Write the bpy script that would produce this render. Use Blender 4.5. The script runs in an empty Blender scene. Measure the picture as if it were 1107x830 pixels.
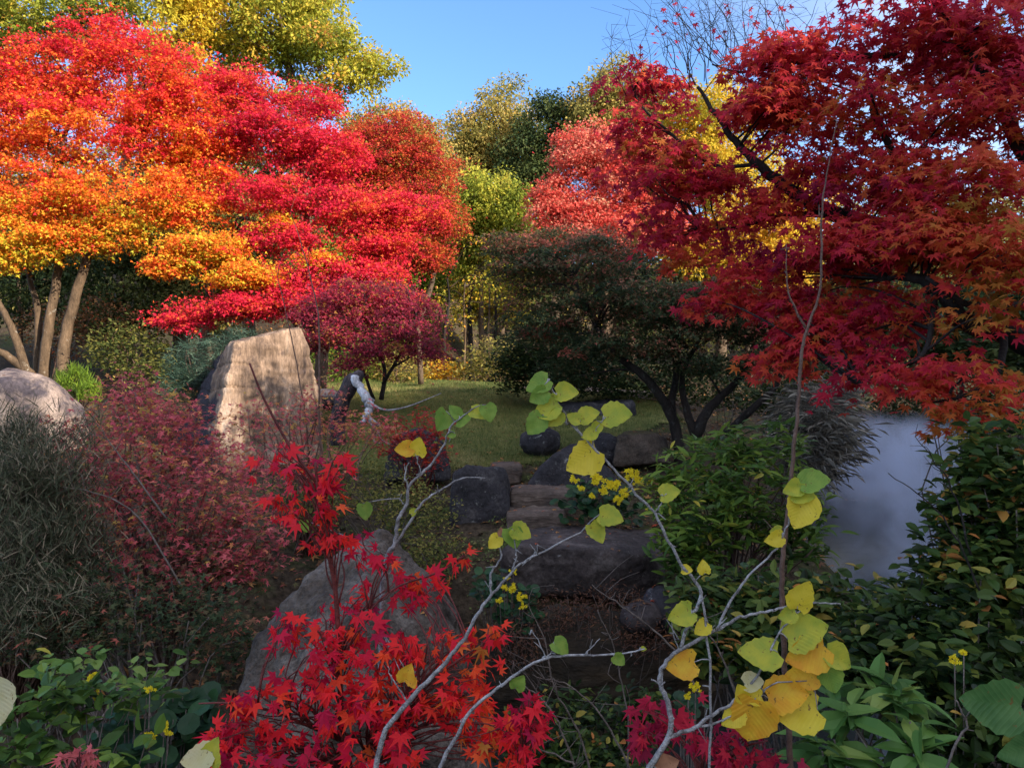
import bpy, bmesh, math, random
import numpy as np
from mathutils import Vector, Matrix, noise

R = math.radians
rng = np.random.default_rng(11)
random.seed(5)
scene = bpy.context.scene
COL = scene.collection

# ------------------------------------------------------------------ camera
cam_d = bpy.data.cameras.new("camera"); cam = bpy.data.objects.new("camera", cam_d); COL.objects.link(cam)
cam.location = (0, 0, 0); cam.rotation_euler = (R(90), 0, 0)
cam_d.sensor_width = 36; cam_d.lens = 26.18; cam_d.clip_end = 2000; cam_d.clip_start = 0.05
scene.camera = cam
F, CX, CY = 805.0, 553.5, 415.0

# ------------------------------------------------------------------ sky, sun, exposure
SUN_AZ, SUN_EL = R(50), R(25)          # behind the camera, to its right
SH = np.array([math.sin(SUN_AZ), -math.cos(SUN_AZ)])
w = bpy.data.worlds.new("World"); scene.world = w; w.use_nodes = True
nt = w.node_tree; nt.nodes.clear()
sky = nt.nodes.new("ShaderNodeTexSky"); sky.sky_type = 'NISHITA'; sky.sun_disc = False
sky.sun_elevation = SUN_EL; sky.sun_rotation = math.atan2(SH[0], SH[1])
sky.air_density = 1.0; sky.dust_density = 0.3; sky.ozone_density = 6.5
bg = nt.nodes.new("ShaderNodeBackground"); bg.inputs[1].default_value = 0.15
wo = nt.nodes.new("ShaderNodeOutputWorld")
# thin white cloud at right; unseen rear part added to brighten the shade
_tc = nt.nodes.new("ShaderNodeTexCoord")
_dp = nt.nodes.new("ShaderNodeVectorMath"); _dp.operation = 'DOT_PRODUCT'; _dp.inputs[1].default_value = (.70, -.58, .42)
_mr = nt.nodes.new("ShaderNodeMapRange"); _mr.interpolation_type = 'SMOOTHSTEP'; _mr.inputs[1].default_value = -.22; _mr.inputs[2].default_value = .22
_cn = nt.nodes.new("ShaderNodeTexNoise"); _cn.inputs['Scale'].default_value = 2.6; _cn.inputs['Detail'].default_value = 6
_cr = nt.nodes.new("ShaderNodeMapRange"); _cr.inputs[1].default_value = .36; _cr.inputs[2].default_value = .56
_mm = nt.nodes.new("ShaderNodeMath"); _mm.operation = 'MULTIPLY'
_cm = nt.nodes.new("ShaderNodeMix"); _cm.data_type = 'RGBA'; _cm.inputs[7].default_value = (4.7, 4.85, 5.4, 1)
nt.links.new(_tc.outputs['Generated'], _dp.inputs[0]); nt.links.new(_dp.outputs['Value'], _mr.inputs[0])
nt.links.new(_tc.outputs['Generated'], _cn.inputs['Vector']); nt.links.new(_cn.outputs['Fac'], _cr.inputs[0])
nt.links.new(_mr.outputs[0], _mm.inputs[0]); nt.links.new(_cr.outputs[0], _mm.inputs[1]); nt.links.new(_mm.outputs[0], _cm.inputs[0])
nt.links.new(sky.outputs[0], _cm.inputs[6]); nt.links.new(_cm.outputs[2], bg.inputs[0]); nt.links.new(bg.outputs[0], wo.inputs[0])
sd = bpy.data.lights.new("sun", 'SUN'); sd.energy = 4.6; sd.angle = R(0.5); sd.color = (1, .88, .72)
so = bpy.data.objects.new("sun", sd); COL.objects.link(so)
sv = Vector((SH[0]*math.cos(SUN_EL), SH[1]*math.cos(SUN_EL), math.sin(SUN_EL)))
so.rotation_euler = sv.to_track_quat('Z', 'Y').to_euler()
so.location = sv*40
scene.view_settings.view_transform = 'Standard'; scene.view_settings.look = 'None'
scene.view_settings.gamma = 1; scene.view_settings.exposure = 1.25
scene.view_settings.use_curve_mapping = False
scene.render.engine = 'CYCLES'
scene.cycles.max_bounces = 8; scene.cycles.volume_bounces = 1
scene.cycles.volume_step_rate = 2.0

# ------------------------------------------------------------------ helpers
def P(px, py, d):
    return np.array([(px-CX)/F*d, d, (CY-py)/F*d])

def tag(o, label=None, cat=None, group=None, kind=None):
    if label: o['label'] = label
    if cat: o['category'] = cat
    if group: o['group'] = group
    if kind: o['kind'] = kind
    return o

def thing(name, label, cat, loc=(0, 0, 0), group=None):
    o = bpy.data.objects.new(name, None); COL.objects.link(o); o.location = [float(v) for v in loc]
    o.empty_display_size = .1
    return tag(o, label, cat, group)

def link(name, me, mat, parent=None):
    o = bpy.data.objects.new(name, me); COL.objects.link(o)
    if mat: me.materials.append(mat)
    if parent is not None:
        o.parent = parent
        o.matrix_parent_inverse = Matrix.Translation(-Vector(parent.location))
    return o

def raw_mesh(name, V, tris=None, quads=None, smooth=True, attrs=None, uv=None):
    me = bpy.data.meshes.new(name)
    V = np.asarray(V, np.float32)
    me.vertices.add(len(V)); me.vertices.foreach_set("co", V.ravel())
    idx = []; tot = []
    if tris is not None and len(tris):
        idx.append(np.asarray(tris, np.int32).ravel()); tot.append(np.full(len(tris), 3, np.int32))
    if quads is not None and len(quads):
        idx.append(np.asarray(quads, np.int32).ravel()); tot.append(np.full(len(quads), 4, np.int32))
    idx = np.concatenate(idx); tot = np.concatenate(tot)
    me.loops.add(len(idx)); me.loops.foreach_set("vertex_index", idx)
    me.polygons.add(len(tot))
    st = np.zeros(len(tot), np.int32); st[1:] = np.cumsum(tot)[:-1]
    me.polygons.foreach_set("loop_start", st)
    me.polygons.foreach_set("use_smooth", np.full(len(tot), smooth, bool))
    if attrs:
        for k, (dom, arr) in attrs.items():
            a = me.attributes.new(k, 'FLOAT', dom); a.data.foreach_set("value", np.asarray(arr, np.float32))
    me.update(calc_edges=True); me.validate()
    return me

def nrm(a):
    return a/np.maximum(np.linalg.norm(a, axis=-1, keepdims=True), 1e-9)

# ---- leaf templates: (u along the blade, v across, n out of the blade)
def T_maple(ang, ln, sin_, droop=.22):
    pts = [(0, 0, 0)]; A = []
    for i, (a, l) in enumerate(zip(ang, ln)):
        if i: A.append(((ang[i-1]+a)/2, sin_))
        A.append((a, l))
    for a, l in A:
        pts.append((l*math.cos(R(a)), l*math.sin(R(a)), -droop*l*l + .05*math.cos(3*R(a))*l))
    tris = [(0, i, i+1) for i in range(1, len(pts)-1)]
    return np.array(pts), np.array(tris)
T7 = T_maple([-128, -84, -42, 0, 42, 84, 128], [.36, .66, .92, 1, .92, .66, .36], .36)
T5 = T_maple([-110, -55, 0, 55, 110], [.5, .88, 1, .88, .5], .34)
T3 = T_maple([-75, 0, 75], [.75, 1, .75], .38)
TV = [T_maple([-128, -84, -42, 0, 42, 84, 128], [.36, .66, .92, 1, .92, .66, .36], .34, .15), T_maple([-118, -72, -34, 2, 38, 76, 120], [.3, .6, .88, 1, .85, .6, .34], .30, .5), T_maple([-95, -50, 0, 46, 92], [.55, .85, 1, .9, .5], .30, .35), T_maple([-120, -80, -42, -2, 40, 84, 118], [.42, .7, .86, 1, .95, .64, .3], .38, .05)]
def T_ov(wd, fold=.1, curl=.15):
    us = [0, .22, .5, .78, 1]; ws = [0.02, .8, 1, .62, 0]
    pts = []; tris = []
    for u, q in zip(us, ws):
        pts += [(u, 0, -curl*u*u), (u, q*wd, fold*q-curl*u*u), (u, -q*wd, fold*q-curl*u*u)]
    for i in range(4):
        a, b = 3*i, 3*i+3
        tris += [(a, b, b+1), (a, b+1, a+1), (a, b+2, b), (a, a+2, b+2)]
    return np.array(pts), np.array(tris)
TOV = T_ov(.27); TLAN = T_ov(.14, .05, .25); TLANW = T_ov(.19, .07, .3); TROUND = T_ov(.42, .08, .1)
TDIA = (np.array([(0, 0, 0), (.5, .3, .06), (1, 0, -.08), (.5, -.3, .06)]), np.array([(0, 2, 1), (0, 3, 2)]))
TNEED = (np.array([(0, .04, 0), (0, -.04, 0), (.6, .02, -.06), (.6, -.02, -.06), (1, 0, -.2)]), np.array([(0, 1, 3), (0, 3, 2), (2, 3, 4)]))
TWISP = (np.array([(0, .022, 0), (0, -.022, 0), (.5, .02, .05), (.5, -.02, .05), (1, 0, -.1)]), np.array([(0, 1, 3), (0, 3, 2), (2, 3, 4)]))
TSTRAW = (np.array([(0, .007, 0), (0, -.007, 0), (.5, .006, .06), (.5, -.006, .06), (.85, .003, -.10), (1, 0, -.28)]), np.array([(0, 1, 3), (0, 3, 2), (2, 3, 4), (3, 5, 4)]))
TBLADE = (np.array([(0, .06, 0), (0, -.06, 0), (1, 0, .1)]), np.array([(0, 1, 2)]))
def T_disc(k=9, dish=.1):
    pts = [(0.5, 0, -dish)]
    for i in range(k):
        a = 2*math.pi*i/k; r = .5*(1-.12*math.cos(a)) if i else .42
        pts.append((.5-r*math.cos(a), r*math.sin(a), 0))
    return np.array(pts), np.array([(0, 1+i, 1+(i+1) % k) for i in range(k)])
TDISC = T_disc()

def leaf_mesh(name, parts):
    """parts: (pos, dir, normal, size, hue, template) -> one foliage mesh with a leaf hue per face"""
    VV = []; TT = []; HH = []; off = 0
    for (p, u, n, s, h, (tv, tt)) in parts:
        if len(p) == 0: continue
        u = nrm(u); v = nrm(np.cross(n, u)); n = np.cross(u, v)
        k = len(tv)
        V = (p[:, None, :] + s[:, None, None]*(tv[None, :, 0, None]*u[:, None, :] + tv[None, :, 1, None]*v[:, None, :] + tv[None, :, 2, None]*n[:, None, :]))
        VV.append(V.reshape(-1, 3))
        TT.append((tt[None] + (np.arange(len(p))*k)[:, None, None] + off).reshape(-1, 3))
        HH.append(np.repeat(h, len(tt))); off += len(p)*k
    return raw_mesh(name, np.concatenate(VV), tris=np.concatenate(TT), smooth=False, attrs={'hue': ('FACE', np.concatenate(HH))})

# ---- tubes
class Tubes:
    def __init__(s): s.V = []; s.Q = []; s.n = 0
    def add(s, pts, rad, sides=6, res=0, jit=0.0):
        pts = np.asarray(pts, float); rad = np.asarray(rad, float)
        if np.ndim(rad) == 0: rad = np.full(len(pts), float(rad))
        if len(rad) != len(pts): rad = np.interp(np.linspace(0, 1, len(pts)), np.linspace(0, 1, len(rad)), rad)
        if res:
            pts, rad = catmull(pts, rad, res)
        if jit:
            j = rng.normal(0, jit, pts.shape); j[0] = 0; pts = pts + j
        t = nrm(np.gradient(pts, axis=0))
        up = np.where(np.abs(t[:, 2:3]) > .9, np.array([[1., 0, 0]]), np.array([[0, 0, 1.]]))
        a = nrm(np.cross(t, up)); 
        for i in range(1, len(a)):                       # keep the ring from twisting
            q = a[i-1]-t[i]*np.dot(a[i-1], t[i]); a[i] = q/max(np.linalg.norm(q), 1e-9)
        b = np.cross(t, a)
        th = np.arange(sides)*2*math.pi/sides
        ring = (np.cos(th)[None, :, None]*a[:, None] + np.sin(th)[None, :, None]*b[:, None])*rad[:, None, None] + pts[:, None]
        m = len(pts); i0 = s.n
        s.V.append(ring.reshape(-1, 3))
        ii = np.arange(m-1)[:, None]*sides; jj = np.arange(sides)[None]; kk = (jj+1) % sides
        s.Q.append((np.stack(np.broadcast_arrays(ii+jj, ii+kk, ii+sides+kk, ii+sides+jj), -1)+i0).reshape(-1, 4))
        s.n += m*sides
        # end caps as tip points
        s.V.append(np.array([pts[-1]+t[-1]*rad[-1]*.6, pts[0]-t[0]*rad[0]*.2])); e = s.n; s.n += 2
        l = i0+(m-1)*sides
        s.Q.append(np.array([[l+q, l+(q+1) % sides, e, e] for q in range(sides)]))
        s.Q.append(np.array([[i0+(q+1) % sides, i0+q, e+1, e+1] for q in range(sides)]))
        return pts
    def build(s, name, mat, parent=None):
        Q = np.concatenate(s.Q); tri = Q[Q[:, 2] == Q[:, 3]][:, :3]; quad = Q[Q[:, 2] != Q[:, 3]]
        return link(name, raw_mesh(name, np.concatenate(s.V), tris=tri, quads=quad), mat, parent)

def catmull(pts, rad, res):
    q = np.vstack([2*pts[0]-pts[1], pts, 2*pts[-1]-pts[-2]]); out = []; ro = []
    for i in range(1, len(q)-2):
        for k in range(res):
            t = k/res
            out.append(.5*((2*q[i])+(-q[i-1]+q[i+1])*t+(2*q[i-1]-5*q[i]+4*q[i+1]-q[i+2])*t*t+(-q[i-1]+3*q[i]-3*q[i+1]+q[i+2])*t**3))
            ro.append(rad[i-1]*(1-t)+rad[i]*t)
    out.append(pts[-1]); ro.append(rad[-1])
    return np.array(out), np.array(ro)

# ------------------------------------------------------------------ materials
def mat_new(name):
    m = bpy.data.materials.new(name); m.use_nodes = True
    m.node_tree.nodes.clear(); return m, m.node_tree
def N(t, k, **kw):
    n = t.nodes.new(k)
    for a, v in kw.items(): setattr(n, a, v)
    return n
def ramp(t, stops, interp='LINEAR'):
    r = t.nodes.new("ShaderNodeValToRGB"); r.color_ramp.interpolation = interp
    e = r.color_ramp.elements
    while len(e) < len(stops): e.new(.5)
    for el, (p, c) in zip(e, stops): el.position = p; el.color = (c[0], c[1], c[2], 1)
    return r

def mat_leaf(name, stops, trans=.4, rough=.6, spec=.16, tboost=1.25):
    m, t = mat_new(name)
    at = N(t, "ShaderNodeAttribute", attribute_name='hue'); rp = ramp(t, stops)
    t.links.new(at.outputs['Fac'], rp.inputs[0])
    b = N(t, "ShaderNodeBsdfPrincipled"); b.inputs['Roughness'].default_value = rough
    b.inputs['Specular IOR Level'].default_value = spec
    tr = N(t, "ShaderNodeBsdfTranslucent"); g = N(t, "ShaderNodeGamma"); g.inputs[1].default_value = 1/tboost
    mx = N(t, "ShaderNodeMixShader"); mx.inputs[0].default_value = trans
    o = N(t, "ShaderNodeOutputMaterial")
    t.links.new(rp.outputs[0], b.inputs['Base Color']); t.links.new(rp.outputs[0], g.inputs[0]); t.links.new(g.outputs[0], tr.inputs[0])
    t.links.new(b.outputs[0], mx.inputs[1]); t.links.new(tr.outputs[0], mx.inputs[2]); t.links.new(mx.outputs[0], o.inputs[0])
    return m

def mat_rough(name, stops, scale=6, rough=.85, bump=.4, detail=8, stretch=(1, 1, 1), spots=None, moss=None, bscale=None, side_dark=None):
    m, t = mat_new(name)
    tc = N(t, "ShaderNodeTexCoord"); mp = N(t, "ShaderNodeMapping"); mp.inputs['Scale'].default_value = stretch
    t.links.new(tc.outputs['Object'], mp.inputs[0])
    n1 = N(t, "ShaderNodeTexNoise"); n1.inputs['Scale'].default_value = scale; n1.inputs['Detail'].default_value = detail; n1.inputs['Roughness'].default_value = .65
    t.links.new(mp.outputs[0], n1.inputs['Vector'])
    rp = ramp(t, stops); t.links.new(n1.outputs['Fac'], rp.inputs[0]); colr = rp.outputs[0]
    if spots:
        sc, lo, hi, c = spots
        n2 = N(t, "ShaderNodeTexNoise"); n2.inputs['Scale'].default_value = sc; n2.inputs['Detail'].default_value = 6; n2.inputs['Roughness'].default_value = .7
        t.links.new(tc.outputs['Object'], n2.inputs['Vector'])
        r2 = ramp(t, [(lo, (0, 0, 0)), (hi, (1, 1, 1))]); t.links.new(n2.outputs['Fac'], r2.inputs[0])
        mx = N(t, "ShaderNodeMix", data_type='RGBA'); t.links.new(r2.outputs[0], mx.inputs[0]); t.links.new(colr, mx.inputs[6]); mx.inputs[7].default_value = (*c, 1); colr = mx.outputs[2]
    if side_dark:                                          # near-black along one side of the stone, edge broken by noise
        dv = N(t, "ShaderNodeVectorMath", operation='DOT_PRODUCT'); t.links.new(tc.outputs['Object'], dv.inputs[0]); dv.inputs[1].default_value = side_dark[0]
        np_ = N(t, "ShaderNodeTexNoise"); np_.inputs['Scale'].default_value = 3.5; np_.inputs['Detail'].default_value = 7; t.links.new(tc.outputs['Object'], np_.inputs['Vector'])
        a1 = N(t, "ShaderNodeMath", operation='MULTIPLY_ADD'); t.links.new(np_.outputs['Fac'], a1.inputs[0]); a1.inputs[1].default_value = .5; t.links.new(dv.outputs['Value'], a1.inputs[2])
        rp_ = N(t, "ShaderNodeMapRange", interpolation_type='SMOOTHSTEP'); rp_.inputs[1].default_value = side_dark[1]; rp_.inputs[2].default_value = side_dark[1]+.12; t.links.new(a1.outputs[0], rp_.inputs[0])
        mx = N(t, "ShaderNodeMix", data_type='RGBA'); t.links.new(rp_.outputs[0], mx.inputs[0]); t.links.new(colr, mx.inputs[6]); mx.inputs[7].default_value = (*side_dark[2], 1); colr = mx.outputs[2]
    if moss:
        ge = N(t, "ShaderNodeNewGeometry"); sx = N(t, "ShaderNodeSeparateXYZ"); t.links.new(ge.outputs['Normal'], sx.inputs[0])
        ad = N(t, "ShaderNodeMath", operation='ADD'); t.links.new(sx.outputs[2], ad.inputs[0])
        n3 = N(t, "ShaderNodeTexNoise"); n3.inputs['Scale'].default_value = 5; n3.inputs['Detail'].default_value = 5; t.links.new(tc.outputs['Object'], n3.inputs['Vector'])
        t.links.new(n3.outputs['Fac'], ad.inputs[1]); r3 = ramp(t, [(moss[0], (0, 0, 0)), (min(moss[0]+.2, 1), (1, 1, 1))])
        hv = N(t, "ShaderNodeMath", operation='MULTIPLY'); hv.inputs[1].default_value = .5
        t.links.new(ad.outputs[0], hv.inputs[0]); t.links.new(hv.outputs[0], r3.inputs[0])
        mx = N(t, "ShaderNodeMix", data_type='RGBA'); t.links.new(r3.outputs[0], mx.inputs[0]); t.links.new(colr, mx.inputs[6]); mx.inputs[7].default_value = (*moss[1], 1); colr = mx.outputs[2]
    nf = N(t, "ShaderNodeTexNoise"); nf.inputs['Scale'].default_value = scale*11; nf.inputs['Detail'].default_value = 10; nf.inputs['Roughness'].default_value = .8
    t.links.new(mp.outputs[0], nf.inputs['Vector']); rf = ramp(t, [(.34, (.45, .45, .45)), (.5, (1, 1, 1)), (.66, (1.5, 1.5, 1.5))]); t.links.new(nf.outputs['Fac'], rf.inputs[0])
    mf = N(t, "ShaderNodeMix", data_type='RGBA', blend_type='MULTIPLY'); mf.inputs[0].default_value = 1; t.links.new(colr, mf.inputs[6]); t.links.new(rf.outputs[0], mf.inputs[7]); colr = mf.outputs[2]
    b = N(t, "ShaderNodeBsdfPrincipled"); b.inputs['Roughness'].default_value = rough; b.inputs['Specular IOR Level'].default_value = .2
    t.links.new(colr, b.inputs['Base Color'])
    n4 = N(t, "ShaderNodeTexNoise"); n4.inputs['Scale'].default_value = bscale or scale*5; n4.inputs['Detail'].default_value = 6
    t.links.new(mp.outputs[0], n4.inputs['Vector'])
    bp = N(t, "ShaderNodeBump"); bp.inputs['Strength'].default_value = bump; bp.inputs['Distance'].default_value = .03
    t.links.new(n4.outputs['Fac'], bp.inputs['Height']); t.links.new(bp.outputs[0], b.inputs['Normal'])
    o = N(t, "ShaderNodeOutputMaterial"); t.links.new(b.outputs[0], o.inputs[0])
    return m

M = {}
M['bark_pale'] = mat_rough('bark_pale', [(.3, (.035, .024, .015)), (.7, (.15, .10, .062))], 5, stretch=(1, 1, .3), spots=(9, .60, .70, (.26, .23, .19)))
M['bark_dark'] = mat_rough('bark_dark', [(.3, (.012, .01, .009)), (.7, (.05, .04, .035))], 8, stretch=(1, 1, .3), spots=(11, .58, .7, (.10, .10, .095)))
M['bark_black'] = mat_rough('bark_black', [(.3, (.008, .007, .007)), (.7, (.03, .024, .022))], 8, stretch=(1, 1, .4))
M['bark_mid'] = mat_rough('bark_mid', [(.3, (.05, .035, .025)), (.7, (.17, .12, .08))], 8, stretch=(1, 1, .3))
M['twig_grey'] = mat_rough('twig_grey', [(.32, (.12, .108, .105)), (.5, (.28, .265, .265)), (.68, (.44, .425, .43))], 38, rough=.7, bump=.5, spots=(60, .58, .66, (.08, .065, .055)))
M['twig_dim'] = mat_rough('twig_dim', [(.3, (.07, .055, .045)), (.7, (.2, .16, .14))], 30, rough=.7, bump=.3)
M['twig_red'] = mat_rough('twig_red', [(.3, (.06, .012, .012)), (.7, (.17, .04, .035))], 20, rough=.5, bump=.2)
M['twig_brown'] = mat_rough('twig_brown', [(.3, (.07, .04, .03)), (.7, (.18, .11, .085))], 20, rough=.6, bump=.2)
M['driftwood'] = mat_rough('driftwood', [(.35, (.16, .15, .15)), (.65, (.62, .62, .66))], 14, rough=.7, bump=.5, stretch=(1, 1, .3))
M['deadwood'] = mat_rough('deadwood', [(.35, (.012, .010, .012)), (.65, (.09, .07, .075))], 14, rough=.8, bump=.5, stretch=(1, 1, .3))

RED = (.62, .02, .025); CRIM = (.58, .016, .045); ORR = (.74, .095, .025); ORG = (.80, .22, .02); YEL = (.74, .42, .03); YGR = (.42, .40, .03)
M['lf_orange'] = mat_leaf('leaf_orange', [(0, CRIM), (.22, (.60, .03, .02)), (.45, ORR), (.68, ORG), (.86, YEL), (1, YGR)], trans=.26)
M['lf_crimson'] = mat_leaf('leaf_crimson', [(0, (.40, .014, .045)), (.5, (.62, .018, .05)), (.8, (.68, .035, .04)), (1, (.68, .14, .03))], trans=.26)
M['lf_rust'] = mat_leaf('leaf_rust', [(0, (.28, .02, .03)), (.35, (.45, .03, .025)), (.65, (.50, .09, .02)), (.85, (.38, .19, .03)), (1, (.2, .2, .03))], trans=.26)
M['lf_purple'] = mat_leaf('leaf_purple', [(0, (.09, .018, .03)), (.5, (.24, .025, .055)), (.85, (.40, .03, .06)), (1, (.3, .14, .03))])
M['lf_coral'] = mat_leaf('leaf_coral', [(0, (.48, .04, .04)), (.45, (.66, .085, .06)), (.8, (.70, .22, .15)), (1, (.6, .36, .2))], trans=.26)
M['lf_yellow'] = mat_leaf('leaf_yellow', [(0, (.30, .30, .03)), (.4, (.55, .42, .03)), (.8, (.70, .42, .04)), (1, (.66, .26, .03))])
M['lf_oak'] = mat_leaf('leaf_oak', [(0, (.11, .15, .02)), (.3, (.28, .31, .035)), (.6, (.48, .43, .05)), (.85, (.60, .42, .06)), (1, (.52, .22, .05))])
M['lf_olive'] = mat_leaf('leaf_olive', [(0, (.06, .08, .02)), (.4, (.20, .19, .045)), (.75, (.42, .34, .085)), (1, (.52, .34, .09))])
M['lf_lime'] = mat_leaf('leaf_lime', [(0, (.05, .09, .015)), (.5, (.16, .26, .025)), (1, (.34, .38, .04))])
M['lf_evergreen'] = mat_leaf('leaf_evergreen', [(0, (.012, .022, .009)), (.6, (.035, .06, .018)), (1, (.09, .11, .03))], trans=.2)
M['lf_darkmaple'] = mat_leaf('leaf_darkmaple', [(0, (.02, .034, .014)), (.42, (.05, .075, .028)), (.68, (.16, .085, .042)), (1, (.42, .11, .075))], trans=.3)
M['lf_bigmaple'] = mat_leaf('leaf_bigmaple', [(0, (.24, .010, .036)), (.3, (.48, .018, .045)), (.55, (.58, .055, .032)), (.78, (.56, .145, .03)), (1, (.36, .20, .03))], trans=.55)
M['lf_scarlet'] = mat_leaf('leaf_scarlet', [(0, (.34, .006, .05)), (.3, (.62, .010, .04)), (.6, (.80, .022, .022)), (.82, (.82, .10, .022)), (1, (.42, .18, .03))], trans=.4, rough=.5)
M['lf_wine'] = mat_leaf('leaf_wine', [(0, (.2, .008, .04)), (.5, (.42, .012, .045)), (1, (.6, .03, .04))], trans=.35)
M['lf_pink'] = mat_leaf('leaf_pink', [(0, (.10, .09, .03)), (.25, (.22, .075, .06)), (.5, (.50, .07, .10)), (.72, (.60, .13, .13)), (.88, (.62, .22, .09)), (1, (.5, .30, .07))], trans=.35)
M['lf_broom'] = mat_leaf('leaf_broom', [(0, (.025, .032, .016)), (.5, (.07, .08, .04)), (.8, (.15, .135, .08)), (1, (.27, .21, .14))], trans=.15)
M['lf_dry'] = mat_leaf('leaf_dry', [(0, (.05, .045, .04)), (.6, (.16, .14, .11)), (1, (.40, .35, .28))], trans=.2)
M['lf_hydr'] = mat_leaf('leaf_hydrangea', [(0, (.02, .045, .012)), (.45, (.085, .16, .026)), (.85, (.22, .30, .04)), (1, (.5, .4, .05))], trans=.3, rough=.4)
M['lf_side'] = mat_leaf('leaf_side', [(0, (.012, .024, .008)), (.5, (.045, .085, .018)), (.8, (.13, .16, .028)), (.93, (.40, .28, .05)), (1, (.48, .18, .05))], trans=.3, rough=.4)
M['lf_broad'] = mat_leaf('leaf_broad', [(0, (.03, .075, .02)), (.6, (.09, .19, .04)), (1, (.2, .27, .06))], trans=.3, rough=.4)
M['lf_leopard'] = mat_leaf('leaf_leopard', [(0, (.012, .035, .016)), (1, (.035, .085, .03))], trans=.15, rough=.3)
M['petal'] = mat_leaf('petal', [(0, (.72, .52, .01)), (1, (.82, .70, .03))], trans=.25)
M['lf_litter'] = mat_leaf('leaf_litter', [(0, (.07, .03, .018)), (.5, (.22, .10, .04)), (.8, (.42, .2, .06)), (1, (.5, .08, .03))], trans=.1)
M['lf_grass'] = mat_leaf('leaf_grass', [(0, (.06, .095, .024)), (.6, (.13, .16, .048)), (1, (.30, .25, .10))], trans=.2)
M['lf_juniper'] = mat_leaf('leaf_juniper', [(0, (.02, .045, .03)), (.7, (.06, .11, .075)), (1, (.15, .2, .14))], trans=.15)

def mat_bigleaf(name, c1, c2, cv, brown=None):
    """broad leaf with procedural side veins in the blade's own coordinates"""
    m, t = mat_new(name)
    tc = N(t, "ShaderNodeTexCoord"); sp = N(t, "ShaderNodeSeparateXYZ"); t.links.new(tc.outputs['Object'], sp.inputs[0])
    ab = N(t, "ShaderNodeMath", operation='ABSOLUTE'); t.links.new(sp.outputs[1], ab.inputs[0])
    mu = N(t, "ShaderNodeMath", operation='MULTIPLY_ADD'); t.links.new(ab.outputs[0], mu.inputs[0]); mu.inputs[1].default_value = -.9
    t.links.new(sp.outputs[0], mu.inputs[2])
    s = N(t, "ShaderNodeMath", operation='MULTIPLY'); s.inputs[1].default_value = 55; t.links.new(mu.outputs[0], s.inputs[0])
    si = N(t, "ShaderNodeMath", operation='SINE'); t.links.new(s.outputs[0], si.inputs[0])
    vr = ramp(t, [(.86, (0, 0, 0)), (.99, (1, 1, 1))]); t.links.new(si.outputs[0], vr.inputs[0])
    oi = N(t, "ShaderNodeObjectInfo")
    no = N(t, "ShaderNodeTexNoise"); no.noise_dimensions = '4D'; no.inputs['Scale'].default_value = 2.6; no.inputs['Detail'].default_value = 4
    t.links.new(tc.outputs['Object'], no.inputs['Vector']); t.links.new(oi.outputs['Random'], no.inputs['W'])
    cr = ramp(t, [(.38, c1), (.62, c2)]); t.links.new(no.outputs['Fac'], cr.inputs[0])
    mx = N(t, "ShaderNodeMix", data_type='RGBA'); t.links.new(cr.outputs[0], mx.inputs[6]); mx.inputs[7].default_value = (*cv, 1)
    ml = N(t, "ShaderNodeMath", operation='MULTIPLY'); ml.inputs[1].default_value = .2; t.links.new(vr.outputs[0], ml.inputs[0]); t.links.new(ml.outputs[0], mx.inputs[0])
    n2 = N(t, "ShaderNodeTexNoise"); n2.inputs['Scale'].default_value = 9; n2.inputs['Detail'].default_value = 5; t.links.new(tc.outputs['Object'], n2.inputs['Vector'])
    r2 = ramp(t, [(.645, (0, 0, 0)), (.70, (.9, .9, .9))]); t.links.new(n2.outputs['Fac'], r2.inputs[0])
    m2 = N(t, "ShaderNodeMix", data_type='RGBA'); t.links.new(r2.outputs[0], m2.inputs[0]); t.links.new(mx.outputs[2], m2.inputs[6]); m2.inputs[7].default_value = (*(brown or (.2, .1, .03)), 1)
    b = N(t, "ShaderNodeBsdfPrincipled"); b.inputs['Roughness'].default_value = .5; b.inputs['Specular IOR Level'].default_value = .25
    t.links.new(m2.outputs[2], b.inputs['Base Color'])
    bp = N(t, "ShaderNodeBump"); bp.inputs['Strength'].default_value = .12; bp.inputs['Distance'].default_value = .02; t.links.new(si.outputs[0], bp.inputs['Height']); t.links.new(bp.outputs[0], b.inputs['Normal'])
    tr = N(t, "ShaderNodeBsdfTranslucent"); t.links.new(m2.outputs[2], tr.inputs[0])
    ms = N(t, "ShaderNodeMixShader"); ms.inputs[0].default_value = .45; t.links.new(b.outputs[0], ms.inputs[1]); t.links.new(tr.outputs[0], ms.inputs[2])
    o = N(t, "ShaderNodeOutputMaterial"); t.links.new(ms.outputs[0], o.inputs[0])
    return m
M['wl_green'] = mat_bigleaf('hazel_leaf_green', (.17, .30, .045), (.26, .38, .06), (.40, .50, .14))
M['wl_lime'] = mat_bigleaf('hazel_leaf_lime', (.36, .42, .05), (.52, .50, .05), (.30, .38, .06))
M['wl_yellow'] = mat_bigleaf('hazel_leaf_yellow', (.70, .55, .035), (.78, .62, .06), (.55, .42, .04))
M['wl_orange'] = mat_bigleaf('hazel_leaf_orange', (.76, .36, .03), (.80, .50, .04), (.6, .28, .03))
M['wl_cream'] = mat_bigleaf('hazel_leaf_cream', (.62, .56, .28), (.66, .62, .36), (.5, .46, .2))
M['wl_brown'] = mat_bigleaf('hazel_leaf_brown', (.34, .16, .09), (.45, .22, .12), (.25, .12, .06))
M['wl_deep'] = mat_bigleaf('deep_green_leaf', (.06, .15, .04), (.10, .21, .06), (.2, .32, .12))

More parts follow.
